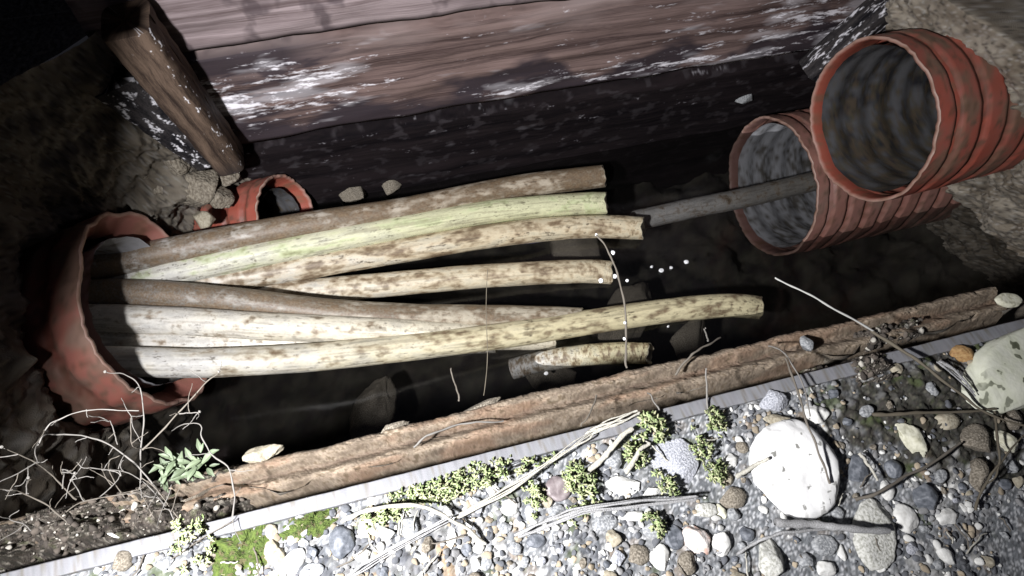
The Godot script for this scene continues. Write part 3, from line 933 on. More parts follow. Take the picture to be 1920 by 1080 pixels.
	for k in fp.size():
		var o := put("glint_speck", ball_meshes[k % 5], mats.dew)
		o.position = fp[k]
		o.scale = Vector3(fs[k], fs[k] * 0.6, fs[k] * 0.85)
		tag(o, fn[k], "water_glint", "white specks added as glints on the water")

# ---------------------------------------------------------------- frame
func build_frame() -> void:
	var fr := thing("steel_frame", "steel seat frame along the pit edge, grey rim with a rust-brown ledge inside", "frame", Vector3.ZERO)
	# the galvanised rim: a bar whose top stands level with the concrete
	var prof := [Vector2(-0.1045, -0.03), Vector2(-0.1045, 0.0015), Vector2(-0.1055, 0.0028), Vector2(-0.1160, 0.0028), Vector2(-0.1172, 0.0016), Vector2(-0.1172, -0.032), Vector2(-0.112, -0.036)]
	var sf := func(u: float, v: float) -> Vector3:
		var q: Vector2 = prof[int(round(v * 6))]
		var x := lerpf(-0.62, 0.95, u)
		var w := fine.get_noise_2d(x * 30.0, v * 3.0)
		return Vector3(x, q.y + w * 0.0004, q.x + w * 0.0006)
	var sc := func(p: Vector3, _u: float, _v: float) -> Color:
		var n := fine.get_noise_2d(p.x * 120.0, p.z * 400.0)
		var n2 := fine.get_noise_2d(p.x * 420.0, p.z * 700.0)
		var c := Color(0.19, 0.192, 0.203) * (1.0 + n * 0.25 + n2 * 0.3)
		c = c.lerp(Color(0.10, 0.085, 0.06), clampf((n + n2 - 0.3) * 3.0, 0.0, 0.7))
		c.a = 1.0
		return c
	put("rim", grid(800, 7, sf, sc), mats.steel, fr)
	# the rusted ledge: two low swellings, a groove between, an eaten inner edge
	var ridge := noise_of(1.0, 44, 4)
	var lf := func(u: float, v: float) -> Vector3:
		var x := lerpf(-0.46, 0.60, u)
		var edge := ridge.get_noise_2d(x * 8.0, 2.0) * 0.003 + ridge.get_noise_2d(x * 60.0, 8.0) * 0.0014
		var z := 0.0
		var y := 0.0
		if v < 0.84:
			var t := v / 0.84
			z = lerpf(-0.1168, -0.168 - edge, t)
			var hump := exp(-pow(absf(t - 0.50) / 0.18, 2.6)) * 0.030 + exp(-pow(absf(t - 0.88) / 0.19, 2.6)) * 0.032
			y = -0.062 + hump + 0.003 * sin(x * 9.0)
			var p := Vector2(x, z)
			y += ridge.get_noise_2d(p.x * 12.0, p.y * 60.0) * 0.0014 + ridge.get_noise_2d(p.x * 60.0, p.y * 200.0) * 0.0009 + fine.get_noise_2d(p.x * 420.0, p.y * 420.0) * 0.0009
			# deep pits eaten into the rust
			y -= clampf((ridge.get_noise_2d(p.x * 24.0 + 40.0, p.y * 70.0) - 0.30) * 4.0, 0.0, 1.0) * 0.0025
		else:
			var t := (v - 0.84) / 0.16
			z = -0.168 - edge + 0.012 * t
			y = -0.042 - t * 0.03 + ridge.get_noise_2d(x * 60.0, t * 3.0) * 0.002
		return Vector3(x, y, z)
	var lc := func(p: Vector3, _u: float, v: float) -> Color:
		var n0 := fbm.get_noise_2d(p.x * 9.0, p.z * 40.0)
		var n1 := ridge.get_noise_2d(p.x * 24.0, p.z * 90.0)
		var n2 := ridge.get_noise_2d(p.x * 140.0, p.z * 260.0)
		var n3 := fine.get_noise_2d(p.x * 700.0, p.z * 700.0)
		var c := Color(0.115, 0.088, 0.062).lerp(Color(0.29, 0.235, 0.175), clampf(0.45 + n1 + n2 * 0.6 + n3 * 0.5, 0.0, 1.0))
		c = c.lerp(Color(0.22, 0.13, 0.08), clampf(n0 * 1.6 - 0.1, 0.0, 0.45))
		c = c.lerp(Color(0.075, 0.05, 0.025), clampf((n2 + n1 * 0.5 - 0.2) * 3.0, 0.0, 0.75))
		c = c.lerp(Color(0.10, 0.08, 0.035), clampf(1.3 - absf(v - 0.08) * 7.0, 0.0, 0.8))  # dark band beside the rim: its shadow put into the ledge colour
		c = c.lerp(Color(0.07, 0.045, 0.03), clampf(1.0 - absf(v - 0.57) * 20.0, 0.0, 0.55))
		c.a = 1.0
		return c
	put("rusted_ledge", grid(1000, 70, lf, lc), mats.rust, fr)
	# the short angle that closes the ledge on the right and its pale bare tip
	# soil heaped on the ledge at the left
	heap("soil", "dark crumbly soil heaped on the left end of the ledge", -0.46, -0.120, -0.176, -0.1175, -0.052, 0.042, 61, 260, 60)
	heap("soil", "clods of brown soil fallen on the right end of the ledge", 0.405, 0.53, -0.160, -0.130, -0.052, 0.022, 62, 150, 40)
	heap("soil", "dark mossy soil spilling over the grey rim on the right", 0.352, 0.462, -0.125, -0.086, -0.004, 0.012, 63, 150, 50)
	# flat chips lying on the inner edge
	var chips := [[8, "tan", Vector3(-0.1546, -0.0360, -0.1714), 0.045, 0.018, "flat pale stone chip on the inner edge of the ledge next to the leafy plant"], [9, "brown", Vector3(-0.0385, -0.0380, -0.1658), 0.034, 0.014, "mossy stone chip on the inner edge of the ledge, left of the middle"], [10, "brown", Vector3(0.0424, -0.0380, -0.1665), 0.05, 0.012, "thin greenish stone flake lying along the inner edge of the ledge"]]
	for a in chips:
		var o := put("stone", ball_meshes[a[0]], mats[a[1]])
		o.position = a[2]
		o.basis = Basis(Vector3.UP, 0.15) * Basis.from_scale(Vector3(a[3], 0.012, a[4]))
		tag(o, a[5], "stone")
	# added, unseen steel plate whose edge shades the left side of the pit
	var e0 := Vector3(-0.070, 0.25, -0.910)
	var e1 := Vector3(-0.428, 0.25, 0.106)
	var shade_plate_mat := vcol(0.6)
	var out := Vector3(-0.35, -0.245, 0)
	var nrm := (e1 - e0).cross(out).normalized()
	var shade_plate := func(u: float, v: float) -> Vector3:
		var k := [Vector2(0, 0), Vector2(1, 0), Vector2(1, 1), Vector2(0, 1), Vector2(0, 0)][int(round(v * 4))] as Vector2
		return e0.lerp(e1, u) + out * k.x + nrm * 0.006 * (k.y - 0.5)
	var lcol := func(p: Vector3, _u: float, _v: float) -> Color:
		var n := fbm.get_noise_3d(p.x * 20.0, p.y * 20.0, p.z * 20.0)
		var c := Color(0.045, 0.043, 0.042).lerp(Color(0.12, 0.06, 0.03), clampf(n * 2.0, 0.0, 0.8))
		c.a = 1.0
		return c
	tag(put("added_shade_plate", grid(40, 5, shade_plate, lcol), shade_plate_mat), "unseen rusty steel plate added to shade the left side of the pit", "shade_plate")

func heap(called: String, label: String, x0: float, x1: float, z0: float, z1: float, y: float, h: float, s: int, nu: int, nv: int) -> void:
	var nz := noise_of(1.0, s, 5)
	var f := func(u: float, v: float) -> Vector3:
		var x := lerpf(x0, x1, u)
		var z := lerpf(z0, z1, v)
		var e := clampf(minf(minf(u, (1.0 - u) * (0.7 + 0.9 * nz.get_noise_2d(v * 3.0, 8.0))) * 3.5, minf(v, 1.0 - v) * 4.0), 0.0, 1.0)
		z += nz.get_noise_2d(x * 30.0, 5.0) * 0.006 * (1.0 if v < 0.5 else 0.3)
		var k := h * smoothstep(0.0, 1.0, e) * (0.75 + 0.8 * nz.get_noise_2d(x * 22.0, z * 22.0)) - (1.0 - e) * 0.03
		k += absf(nz.get_noise_2d(x * 110.0, z * 110.0)) * 0.008 + fine.get_noise_2d(x * 500.0, z * 500.0) * 0.0016
		return Vector3(x, y + k, z)
	var c := func(p: Vector3, _u: float, _v: float) -> Color:
		var n1 := nz.get_noise_2d(p.x * 60.0, p.z * 60.0)
		var n2 := fine.get_noise_2d(p.x * 420.0, p.z * 420.0)
		var k := Color(0.03, 0.024, 0.018).lerp(Color(0.105, 0.088, 0.072), clampf(0.35 + n1 * 1.2 + n2 * 0.8, 0.0, 1.0))
		k = k.lerp(Color(0.34, 0.31, 0.26), clampf((n2 - 0.28) * 5.0, 0.0, 0.7))
		k = k.lerp(Color(0.07, 0.085, 0.03), clampf((n1 - 0.25) * 3.0, 0.0, 0.5))
		k.a = 1.0
		return k
	tag(put(called, grid(nu, nv, f, c), mats.earth), label, "", "", "stuff")
	# crumbs
	var mm := MultiMesh.new()
	mm.transform_format = MultiMesh.TRANSFORM_3D
	mm.use_colors = true
	mm.mesh = rock_mesh(400 + s, 3, 6, 0.15, 0.8)
	mm.instance_count = nu * 3
	var g := RandomNumberGenerator.new()
	g.seed = s
	for k in mm.instance_count:
		var p: Vector3 = f.call(g.randf_range(0.03, 0.97), g.randf_range(0.08, 0.92))
		var q := 0.0015 + 0.0055 * pow(g.randf(), 2.5)
		mm.set_instance_transform(k, Transform3D(Basis(Vector3(g.randf(), g.randf(), g.randf()).normalized(), g.randf() * TAU) * Basis.from_scale(Vector3(q * 1.4, q, q)), p))
		var t := g.randf_range(0.4, 1.4)
		mm.set_instance_color(k, Color(0.075 * t, 0.062 * t, 0.05 * t) if g.randf() < 0.85 else Color(0.4, 0.38, 0.33))
	var mi := MultiMeshInstance3D.new()
	mi.multimesh = mm
	mi.material_override = mats.ground
	mi.name = numbered("soil_crumbs")
	add_child(mi)
	tag(mi, "crumbs of soil on the " + label, "", "", "stuff")

# ---------------------------------------------------------------- pipes
func build_pipes() -> void:
	corrugated("large orange corrugated pipe high on the right, its open end facing the viewer", Vector3(0.712, -0.170, -0.492), Vector3(-1, 0.05, 0.06), 0.120, 0.42, 31, Vector2(1.0, 1.0), 0.004, 0.045, 0.005, 0.002, 0.0, 0.22)
	corrugated("half sunken orange corrugated pipe lying in the water under the large one", Vector3(0.700, -0.432, -0.565), Vector3(-1, 0.05, 0.03), 0.132, 0.44, 32, Vector2(1.0, 1.0), 0.004, 0.040, 0.006, 0.004, 0.0, 0.05, 0.9)
	corrugated("orange corrugated pipe at the left end with the bundle of conduits coming out", Vector3(-0.338, -0.275, -0.478), Vector3(1, 0.30, 0.04), 0.139, 0.30, 33, Vector2(1.0, 0.95), 0.022, 0.07, 0.006, 0.010, 0.10, 0.50, 0.5)
	corrugated("small orange pipe end behind the conduits, beside the post", Vector3(-0.165, -0.352, -0.640), Vector3(1, 0.5, 0.35), 0.070, 0.15, 34, Vector2.ONE, 0.012, 0.036, 0.0045, 0.002, 0.0, 0.08)

# ---------------------------------------------------------------- conduits
func build_conduits() -> void:
	var cream := Color(0.76, 0.68, 0.49)
	var r := 0.0205
	conduit([Vector3(-0.5245, -0.3150, -0.5894), Vector3(-0.4297, -0.3000, -0.5772), Vector3(-0.3191, -0.3000, -0.5811), Vector3(-0.1597, -0.3150, -0.5926), Vector3(0.0225, -0.3450, -0.6074), Vector3(0.2112, -0.3750, -0.6320), Vector3(0.3837, -0.3920, -0.6326)], r, "topmost conduit of the bundle, brown with rust and mud", tube_tex(501, Color(0.62, 0.54, 0.42), 0.56, 0.26, 0.30, 0.14))
	conduit([Vector3(-0.5057, -0.3350, -0.5731), Vector3(-0.4195, -0.3250, -0.5632), Vector3(-0.3201, -0.3200, -0.5557), Vector3(-0.1972, -0.3250, -0.5623), Vector3(-0.0350, -0.3450, -0.5753), Vector3(0.1443, -0.3720, -0.5907), Vector3(0.2868, -0.3880, -0.5865), Vector3(0.3696, -0.3940, -0.5767)], r * 0.98, "yellow-green conduit, second from the top, with a clean sawn end", tube_tex(502, Color(0.70, 0.70, 0.45), -0.20, -0.42, -0.15, 0.1), 0.0055)
	conduit([Vector3(-0.4834, -0.3500, -0.5528), Vector3(-0.3988, -0.3450, -0.5432), Vector3(-0.2837, -0.3450, -0.5422), Vector3(-0.1585, -0.3550, -0.5435), Vector3(0.0092, -0.3720, -0.5489), Vector3(0.1910, -0.3900, -0.5513), Vector3(0.3234, -0.4000, -0.5409), Vector3(0.4214, -0.4060, -0.5192)], r, "third conduit from the top, cream with brown stains and a ragged end", tube_tex(503, cream, 0.10, -0.12, 0.40, 0.0))
	conduit([Vector3(-0.4471, -0.3680, -0.5348), Vector3(-0.3324, -0.3700, -0.5318), Vector3(-0.1997, -0.3780, -0.5179), Vector3(-0.0526, -0.3880, -0.5034), Vector3(0.1201, -0.4000, -0.4877), Vector3(0.2817, -0.4090, -0.4646), Vector3(0.3433, -0.4140, -0.4509)], r * 0.98, "fourth conduit, pale and muddy, ending just above the water", tube_tex(504, cream, 0.0, -0.10, 0.28, 0.0))
	conduit([Vector3(-0.5217, -0.3250, -0.5690), Vector3(-0.4302, -0.3100, -0.5391), Vector3(-0.3477, -0.3120, -0.5181), Vector3(-0.2419, -0.3250, -0.4874), Vector3(-0.1190, -0.3450, -0.4502), Vector3(0.0194, -0.3700, -0.4210), Vector3(0.1429, -0.3900, -0.4001), Vector3(0.2634, -0.4080, -0.3760)], r, "dark mud-brown conduit crossing over the middle of the bundle", tube_tex(505, Color(0.6, 0.54, 0.42), 0.85, 0.05, 0.10, 0.12))
	conduit([Vector3(-0.5120, -0.3250, -0.5214), Vector3(-0.4294, -0.3100, -0.4975), Vector3(-0.3130, -0.3130, -0.4663), Vector3(-0.2080, -0.3250, -0.4391), Vector3(-0.0625, -0.3520, -0.4095), Vector3(0.0297, -0.3720, -0.3900), Vector3(0.1280, -0.4000, -0.3740), Vector3(0.2173, -0.4300, -0.3655)], r, "white conduit with dark flecks, directly under the mud-brown one", tube_tex(506, Color(0.80, 0.74, 0.58), -0.30, -0.10, -0.25, 0.2))
	conduit([Vector3(-0.5216, -0.3450, -0.4942), Vector3(-0.4360, -0.3320, -0.4701), Vector3(-0.3222, -0.3350, -0.4425), Vector3(-0.2014, -0.3500, -0.4198), Vector3(-0.0672, -0.3780, -0.4030), Vector3(0.0283, -0.4020, -0.3911), Vector3(0.1217, -0.4300, -0.3805)], r * 0.95, "pale conduit squeezed between the two lowest white ones", tube_tex(507, Color(0.74, 0.70, 0.60), -0.20, -0.2, -0.1, 0.3))
	conduit([Vector3(-0.5084, -0.3250, -0.4543), Vector3(-0.4212, -0.3100, -0.4300), Vector3(-0.3152, -0.3130, -0.4025), Vector3(-0.2126, -0.3250, -0.3865), Vector3(-0.1125, -0.3420, -0.3782), Vector3(0.0104, -0.3640, -0.3733), Vector3(0.1435, -0.3860, -0.3690), Vector3(0.2688, -0.4020, -0.3672), Vector3(0.4087, -0.4130, -0.3609), Vector3(0.5132, -0.4200, -0.3498), Vector3(0.5793, -0.4360, -0.3379)], r, "lowest and longest conduit, white at the left and yellow at its sunken tip", tube_tex(508, Color(0.80, 0.72, 0.46), -0.30, 0.04, -0.12, 0.25))
	conduit([Vector3(0.1382, -0.4520, -0.3357), Vector3(0.1810, -0.4360, -0.3316), Vector3(0.2402, -0.4240, -0.3231), Vector3(0.2986, -0.4160, -0.3116), Vector3(0.3543, -0.4120, -0.2958)], r * 0.85, "short conduit stub rising out of the water beside the ledge", tube_tex(509, Color(0.72, 0.66, 0.42), 0.02, -0.02, 0.25, 0.0))
	conduit([Vector3(0.4296, -0.4450, -0.5590), Vector3(0.5476, -0.4450, -0.5613), Vector3(0.6574, -0.4450, -0.5615), Vector3(0.7727, -0.4450, -0.5662), Vector3(0.8559, -0.4460, -0.5693)], r * 0.92, "sunken grey conduit leading from the third conduit into the half sunken pipe", tube_tex(510, Color(0.42, 0.40, 0.36), -0.2, -0.2, 0.0, 0.0))
	var cable := tag(stick("cable", [Vector3(-0.1333, -0.4080, -0.5715), Vector3(0.0069, -0.4020, -0.5525), Vector3(0.0969, -0.4000, -0.5466), Vector3(0.2263, -0.4030, -0.5383), Vector3(0.3409, -0.4120, -0.5278)], 0.0055, 0.0055, plain(0.09, 0.08, 0.11, 0.25), self, 1.0, 12), "thin black cable lying along the underside of the third conduit", "cable")

# ---------------------------------------------------------------- stones
func build_stones() -> void:
	var list := [
		["flecked", 0, 0.2866, -0.0406, -1.964, 0.0776, 0.0706, 0.5, "largest bright white oval stone, with dark lichen at its upper end"],
		["spotted", 3, 0.5330, -0.0727, 0.235, 0.1291, 0.0602, 0.42, "big pale stone with dark green spots at the right edge"],
		["white", 8, 0.3275, -0.0801, -0.222, 0.0274, 0.0198, 0.6, "white broken stone just above the largest white oval stone"],
		["rusty", 4, 0.4900, -0.0986, -1.490, 0.0180, 0.0209, 0.8, "orange-brown stone between the grey rim and the big spotted stone"],
		["cream", 9, 0.3994, -0.0389, -1.534, 0.0362, 0.0228, 0.6, "cream elongated broken stone lying in dark soil, under the long dark stick"],
		["brown", 10, 0.4568, -0.0235, 0.026, 0.0320, 0.0288, 0.6, "flat olive stone with a darker lower half, left of the pale yellow block"],
		["cream", 11, 0.4840, -0.0178, -0.288, 0.0208, 0.0220, 0.7, "pale yellow squarish block of stone near the right edge"],
		["brown", 1, 0.5001, -0.0336, -0.969, 0.0191, 0.0201, 0.7, "mottled round stone above the pale yellow block"],
		["tan", 2, 0.4405, -0.0452, -0.108, 0.0219, 0.0146, 0.6, "smooth tan stone touching the long dark stick from below"],
		["slate", 12, 0.3436, -0.0270, -1.118, 0.0246, 0.0272, 0.4, "flat blue-grey stone to the right of the largest white oval stone"],
		["white", 5, 0.3602, -0.0050, -2.062, 0.0162, 0.0113, 0.8, "small round white pebble above the white teardrop stone"],
		["white", 6, 0.3629, 0.0198, -1.676, 0.0234, 0.0188, 0.5, "white teardrop stone right of the big beige oval stone"],
		["pale", 3, 0.3303, 0.0241, -2.063, 0.0534, 0.0334, 0.4, "big beige oval stone crossed by a grey stick"],
		["slate", 7, 0.3860, 0.0086, -1.558, 0.0287, 0.0216, 0.7, "dark blue rough stone right of the small round white pebble"],
		["white", 13, 0.3987, 0.0274, -0.125, 0.0208, 0.0162, 0.6, "bluish white stone at the right, below the dark blue rough stone"],
		["white", 8, 0.3226, 0.0475, -0.937, 0.0093, 0.0113, 0.7, "white stone touching the lower tip of the big beige oval stone"],
		["white", 4, 0.2798, 0.0379, -1.144, 0.0141, 0.0149, 0.6, "white oval pebble at the bottom edge, left of the big beige oval stone"],
		["grey", 0, 0.2868, 0.0212, -0.210, 0.0202, 0.0156, 0.6, "blue-grey speckled stone just left of the big beige oval stone"],
		["white", 10, 0.2977, 0.0302, -1.890, 0.0129, 0.0087, 0.6, "narrow white chip between the speckled stone and the big beige oval stone"],
		["brown", 7, 0.4430, 0.0030, -0.609, 0.0253, 0.0304, 0.6, "greenish brown rock with pale veins below the olive flat stone"],
		["slate", 2, 0.3734, -0.0195, -0.182, 0.0145, 0.0147, 0.7, "dark brown pebble below the cream elongated stone"],
		["grey", 5, 0.3097, 0.0009, -1.958, 0.0137, 0.0097, 0.6, "small upright grey pebble left of the top of the big beige oval stone"],
		["tan", 9, 0.4109, 0.0662, -1.653, 0.0106, 0.0109, 0.8, "small tan block near the lower right corner"],
		["pale", 11, 0.2393, 0.0198, -1.333, 0.0336, 0.0267, 0.7, "grey-white cut corner of rock at the bottom edge"],
		["white", 12, 0.1506, -0.0038, -1.667, 0.0231, 0.0175, 0.5, "pointed drop-shaped white stone at the bottom edge, left of the pink one"],
		["pink", 13, 0.1852, -0.0073, -1.161, 0.0255, 0.0235, 0.6, "pinkish white stone with a rusty crack"],
		["white", 7, 0.2035, -0.0006, -1.901, 0.0242, 0.0159, 0.6, "white jagged stone leaning on the pinkish one"],
		["brown", 6, 0.1707, 0.0059, -0.574, 0.0148, 0.0174, 0.7, "brown speckled round stone below the pinkish stone"],
		["brown", 1, 0.1337, -0.0097, -0.211, 0.0198, 0.0157, 0.6, "dull brown stone left of the pointed drop-shaped white stone"],
		["tan", 8, 0.1186, -0.0262, -0.445, 0.0165, 0.0148, 0.7, "khaki angular stone above the dull brown stone"],
		["slate", 0, 0.1677, -0.0148, -1.796, 0.0182, 0.0150, 0.6, "grey-green upright stone left of the pinkish stone"],
		["white", 12, 0.1402, -0.0624, -0.118, 0.0338, 0.0188, 0.4, "large white wedge-shaped stone below the pale rock chunk"],
		["white", 9, 0.1628, -0.0527, -0.141, 0.0164, 0.0085, 0.6, "white sliver right of the white wedge-shaped stone"],
		["concrete", 7, 0.1927, -0.0720, -1.818, 0.0520, 0.0420, 0.25, "large flat chunk of grey speckled concrete below the grey rim"],
		["grey", 10, 0.1382, -0.0845, -0.118, 0.0213, 0.0186, 0.6, "grey broken stone left of the concrete chunk"],
		["white", 11, 0.1400, -0.0389, -0.005, 0.0241, 0.0090, 0.5, "long white chip under the grey blade of straw"],
		["grey", 3, 0.1166, -0.0393, -0.088, 0.0206, 0.0122, 0.6, "long grey pebble under the left part of the grey straw blade"],
		["pale", 1, 0.1995, -0.0282, -0.137, 0.0228, 0.0117, 0.6, "white and grey oval pebble under the right end of the grey straw blade"],
		["brown", 5, 0.2276, -0.0320, -0.094, 0.0225, 0.0169, 0.6, "olive-brown smooth pebble left of the largest white oval stone"],
		["tan", 2, 0.2280, -0.0476, -0.035, 0.0126, 0.0107, 0.8, "small tan pebble above the olive-brown smooth one"],
		["white", 13, 0.2381, -0.0606, 0.073, 0.0145, 0.0147, 0.7, "bright white chip left of the largest white oval stone"],
		["cream", 4, 0.2136, -0.0242, -1.526, 0.0123, 0.0084, 0.7, "small pale green pebble below the olive-brown smooth one"],
		["grey", 6, 0.2232, -0.0196, -0.171, 0.0109, 0.0100, 0.8, "small round pale blue pebble beside the pale green one"],
		["slate", 5, 0.2285, -0.0025, -1.610, 0.0117, 0.0111, 0.7, "dark upright pebble below left of the largest white oval stone"],
		["grey", 2, 0.2200, 0.0050, -0.250, 0.0070, 0.0065, 0.8, "tiny round grey pebble left of the cut corner of rock"],
		["concrete", 9, 0.2957, -0.0987, -0.345, 0.0278, 0.0235, 0.5, "rough grey stone by the rim, above the largest white oval stone"],
		["tan", 12, 0.2898, -0.0827, -0.171, 0.0274, 0.0106, 0.5, "tan flat stone touching the top of the largest white oval stone"],
		["purple", 0, 0.0865, -0.0741, -1.391, 0.0197, 0.0206, 0.7, "shiny purple-brown egg-shaped stone beside the green weeds"],
		["white", 3, 0.0439, -0.0700, -0.247, 0.0139, 0.0129, 0.7, "round white pebble left of the purple-brown egg-shaped stone"],
		["tan", 8, 0.0742, -0.0667, -0.046, 0.0126, 0.0121, 0.7, "tan pebble just below the purple-brown egg-shaped stone"],
		["grey", 4, 0.0804, -0.0582, -0.184, 0.0132, 0.0099, 0.6, "grey pebble below the tan one"],
		["slate", 6, -0.0901, -0.0762, -1.507, 0.0247, 0.0186, 0.7, "dark slate smooth oval stone under the arched stalk"],
		["cream", 7, -0.0692, -0.0814, -0.708, 0.0216, 0.0171, 0.5, "pale greenish rough stone right of the dark slate oval stone"],
		["white", 8, -0.0557, -0.0734, -0.099, 0.0159, 0.0109, 0.6, "white stone right of the pale greenish rough one"],
		["grey", 1, -0.0378, -0.0760, -1.424, 0.0209, 0.0149, 0.6, "upright grey oval pebble under the arched stalk"],
		["white", 10, -0.0760, -0.0617, -0.084, 0.0140, 0.0110, 0.7, "white lump of stone below the dark slate oval stone"],
		["white", 12, -0.0627, -0.0643, -1.447, 0.0117, 0.0089, 0.7, "white chip standing above the long straw"],
		["white", 9, -0.0074, -0.0576, -2.112, 0.0182, 0.0102, 0.5, "white triangular chip below the arched stalk's right end"],
		["white", 5, 0.0126, -0.0467, -0.250, 0.0093, 0.0087, 0.6, "rounded white chip at the tip of the arched stalk"],
		["grey", 12, 0.0362, -0.0555, -0.131, 0.0138, 0.0097, 0.6, "blue-grey pebble at the left end of the grey straw blade"],
		["slate", 3, 0.0582, -0.0400, -0.140, 0.0146, 0.0103, 0.6, "dark blue pebble under the left end of the grey straw blade"],
		["white", 2, -0.1293, -0.0703, 0.726, 0.0238, 0.0144, 0.7, "smooth white elongated stone at the bottom edge near the moss"],
		["white", 11, -0.1280, -0.0878, -1.052, 0.0098, 0.0068, 0.7, "white stub of stone between the two moss cushions"],
		["tan", 4, -0.1414, -0.0797, -1.529, 0.0240, 0.0152, 0.6, "brownish oval pebble beside the larger moss cushion"],
		["tan", 6, -0.1426, -0.0980, -1.307, 0.0118, 0.0094, 0.6, "small khaki pebble above the brownish oval one"],
		["grey", 0, -0.1146, -0.0613, -0.117, 0.0169, 0.0109, 0.5, "pale blue flat pebble at the bottom edge right of the white elongated stone"],
		["slate", 8, -0.1126, -0.0746, 0.127, 0.0084, 0.0099, 0.7, "dark chip below the white stub of stone"],
		["brown", 1, -0.2535, -0.1040, -0.111, 0.0163, 0.0153, 0.7, "rust-brown stone near the lower left corner"],
		["grey", 10, -0.2226, -0.0941, -0.150, 0.0149, 0.0119, 0.6, "dull grey stone right of the rust-brown stone"],
		["tan", 3, 0.4218, -0.1008, -0.236, 0.0111, 0.0108, 0.8, "small round buff pebble on the dark soil beside the grey rim"]]
	var taken := []
	var known := []
	for a in list:
		stone(a[8], a[0], a[1], a[2], a[3], a[4], a[5], a[6], a[7])
		taken.append(Vector3(a[2], maxf(a[5], a[6]) * 0.5, a[3]))
		known.append([Vector2(a[2], a[3]), a[8]])
	landmarks = known
	stone("cream oval pebble on the far right end of the ledge", "cream", 0, 0.5914, -0.1436, -0.185, 0.0267, 0.0154, 0.6, 0.3, -0.022)
	stone("grey-green pebble stuck in the rusted ledge", "grey", 5, 0.3670, -0.1506, -1.762, 0.0158, 0.0126, 0.6, 0.3, -0.026)
	stone("white sliver of stone on the dark soil at the left", "white", 9, -0.2653, -0.1275, -0.623, 0.0109, 0.0030, 1.0, 0.1, -0.012)
	# smaller pebbles bedded between them
	var kinds := ["grey", "slate", "brown", "tan", "white", "cream", "concrete"]
	var words := {"grey": "small grey pebble bedded in the concrete", "slate": "small dark pebble bedded in the concrete", "brown": "small brown pebble bedded in the concrete", "tan": "small tan pebble bedded in the concrete", "white": "small white pebble bedded in the concrete", "cream": "small cream pebble bedded in the concrete", "concrete": "small rough grey chip bedded in the concrete"}
	var n := 0
	var tries := 0
	while n < 130 and tries < 6000:
		tries += 1
		var x := rng.randf_range(-0.31, 0.60)
		var z := rng.randf_range(-0.095, 0.075)
		if z > -0.02 + 0.257 * (x - 0.033) + 0.012: continue
		var d := 0.005 + 0.009 * pow(rng.randf(), 1.7)
		if fbm.get_noise_2d(x * 6.0, z * 6.0) < rng.randf_range(-0.5, 0.0): continue
		if shade_patch_at(x, z) > 0.5 and rng.randf() < 0.8: continue
		var clear := true
		for t in taken:
			if Vector2(x - t.x, z - t.z).length() < (t.y + d * 0.45): clear = false
		if not clear: continue
		taken.append(Vector3(x, d * 0.5, z))
		var k: String = kinds[[0, 1, 2, 3, 4, 6, 6, 0, 1, 2, 0, 2][rng.randi() % 12]]
		stone(near(words[k].replace(" bedded in the concrete", ""), x, z), k, rng.randi() % 14, x, z, rng.randf() * TAU, d * rng.randf_range(1.0, 1.5), d, rng.randf_range(0.5, 0.8), 0.44, 0.0, words[k].replace("pebble", "pebbles").replace("chip", "chips"))
		n += 1

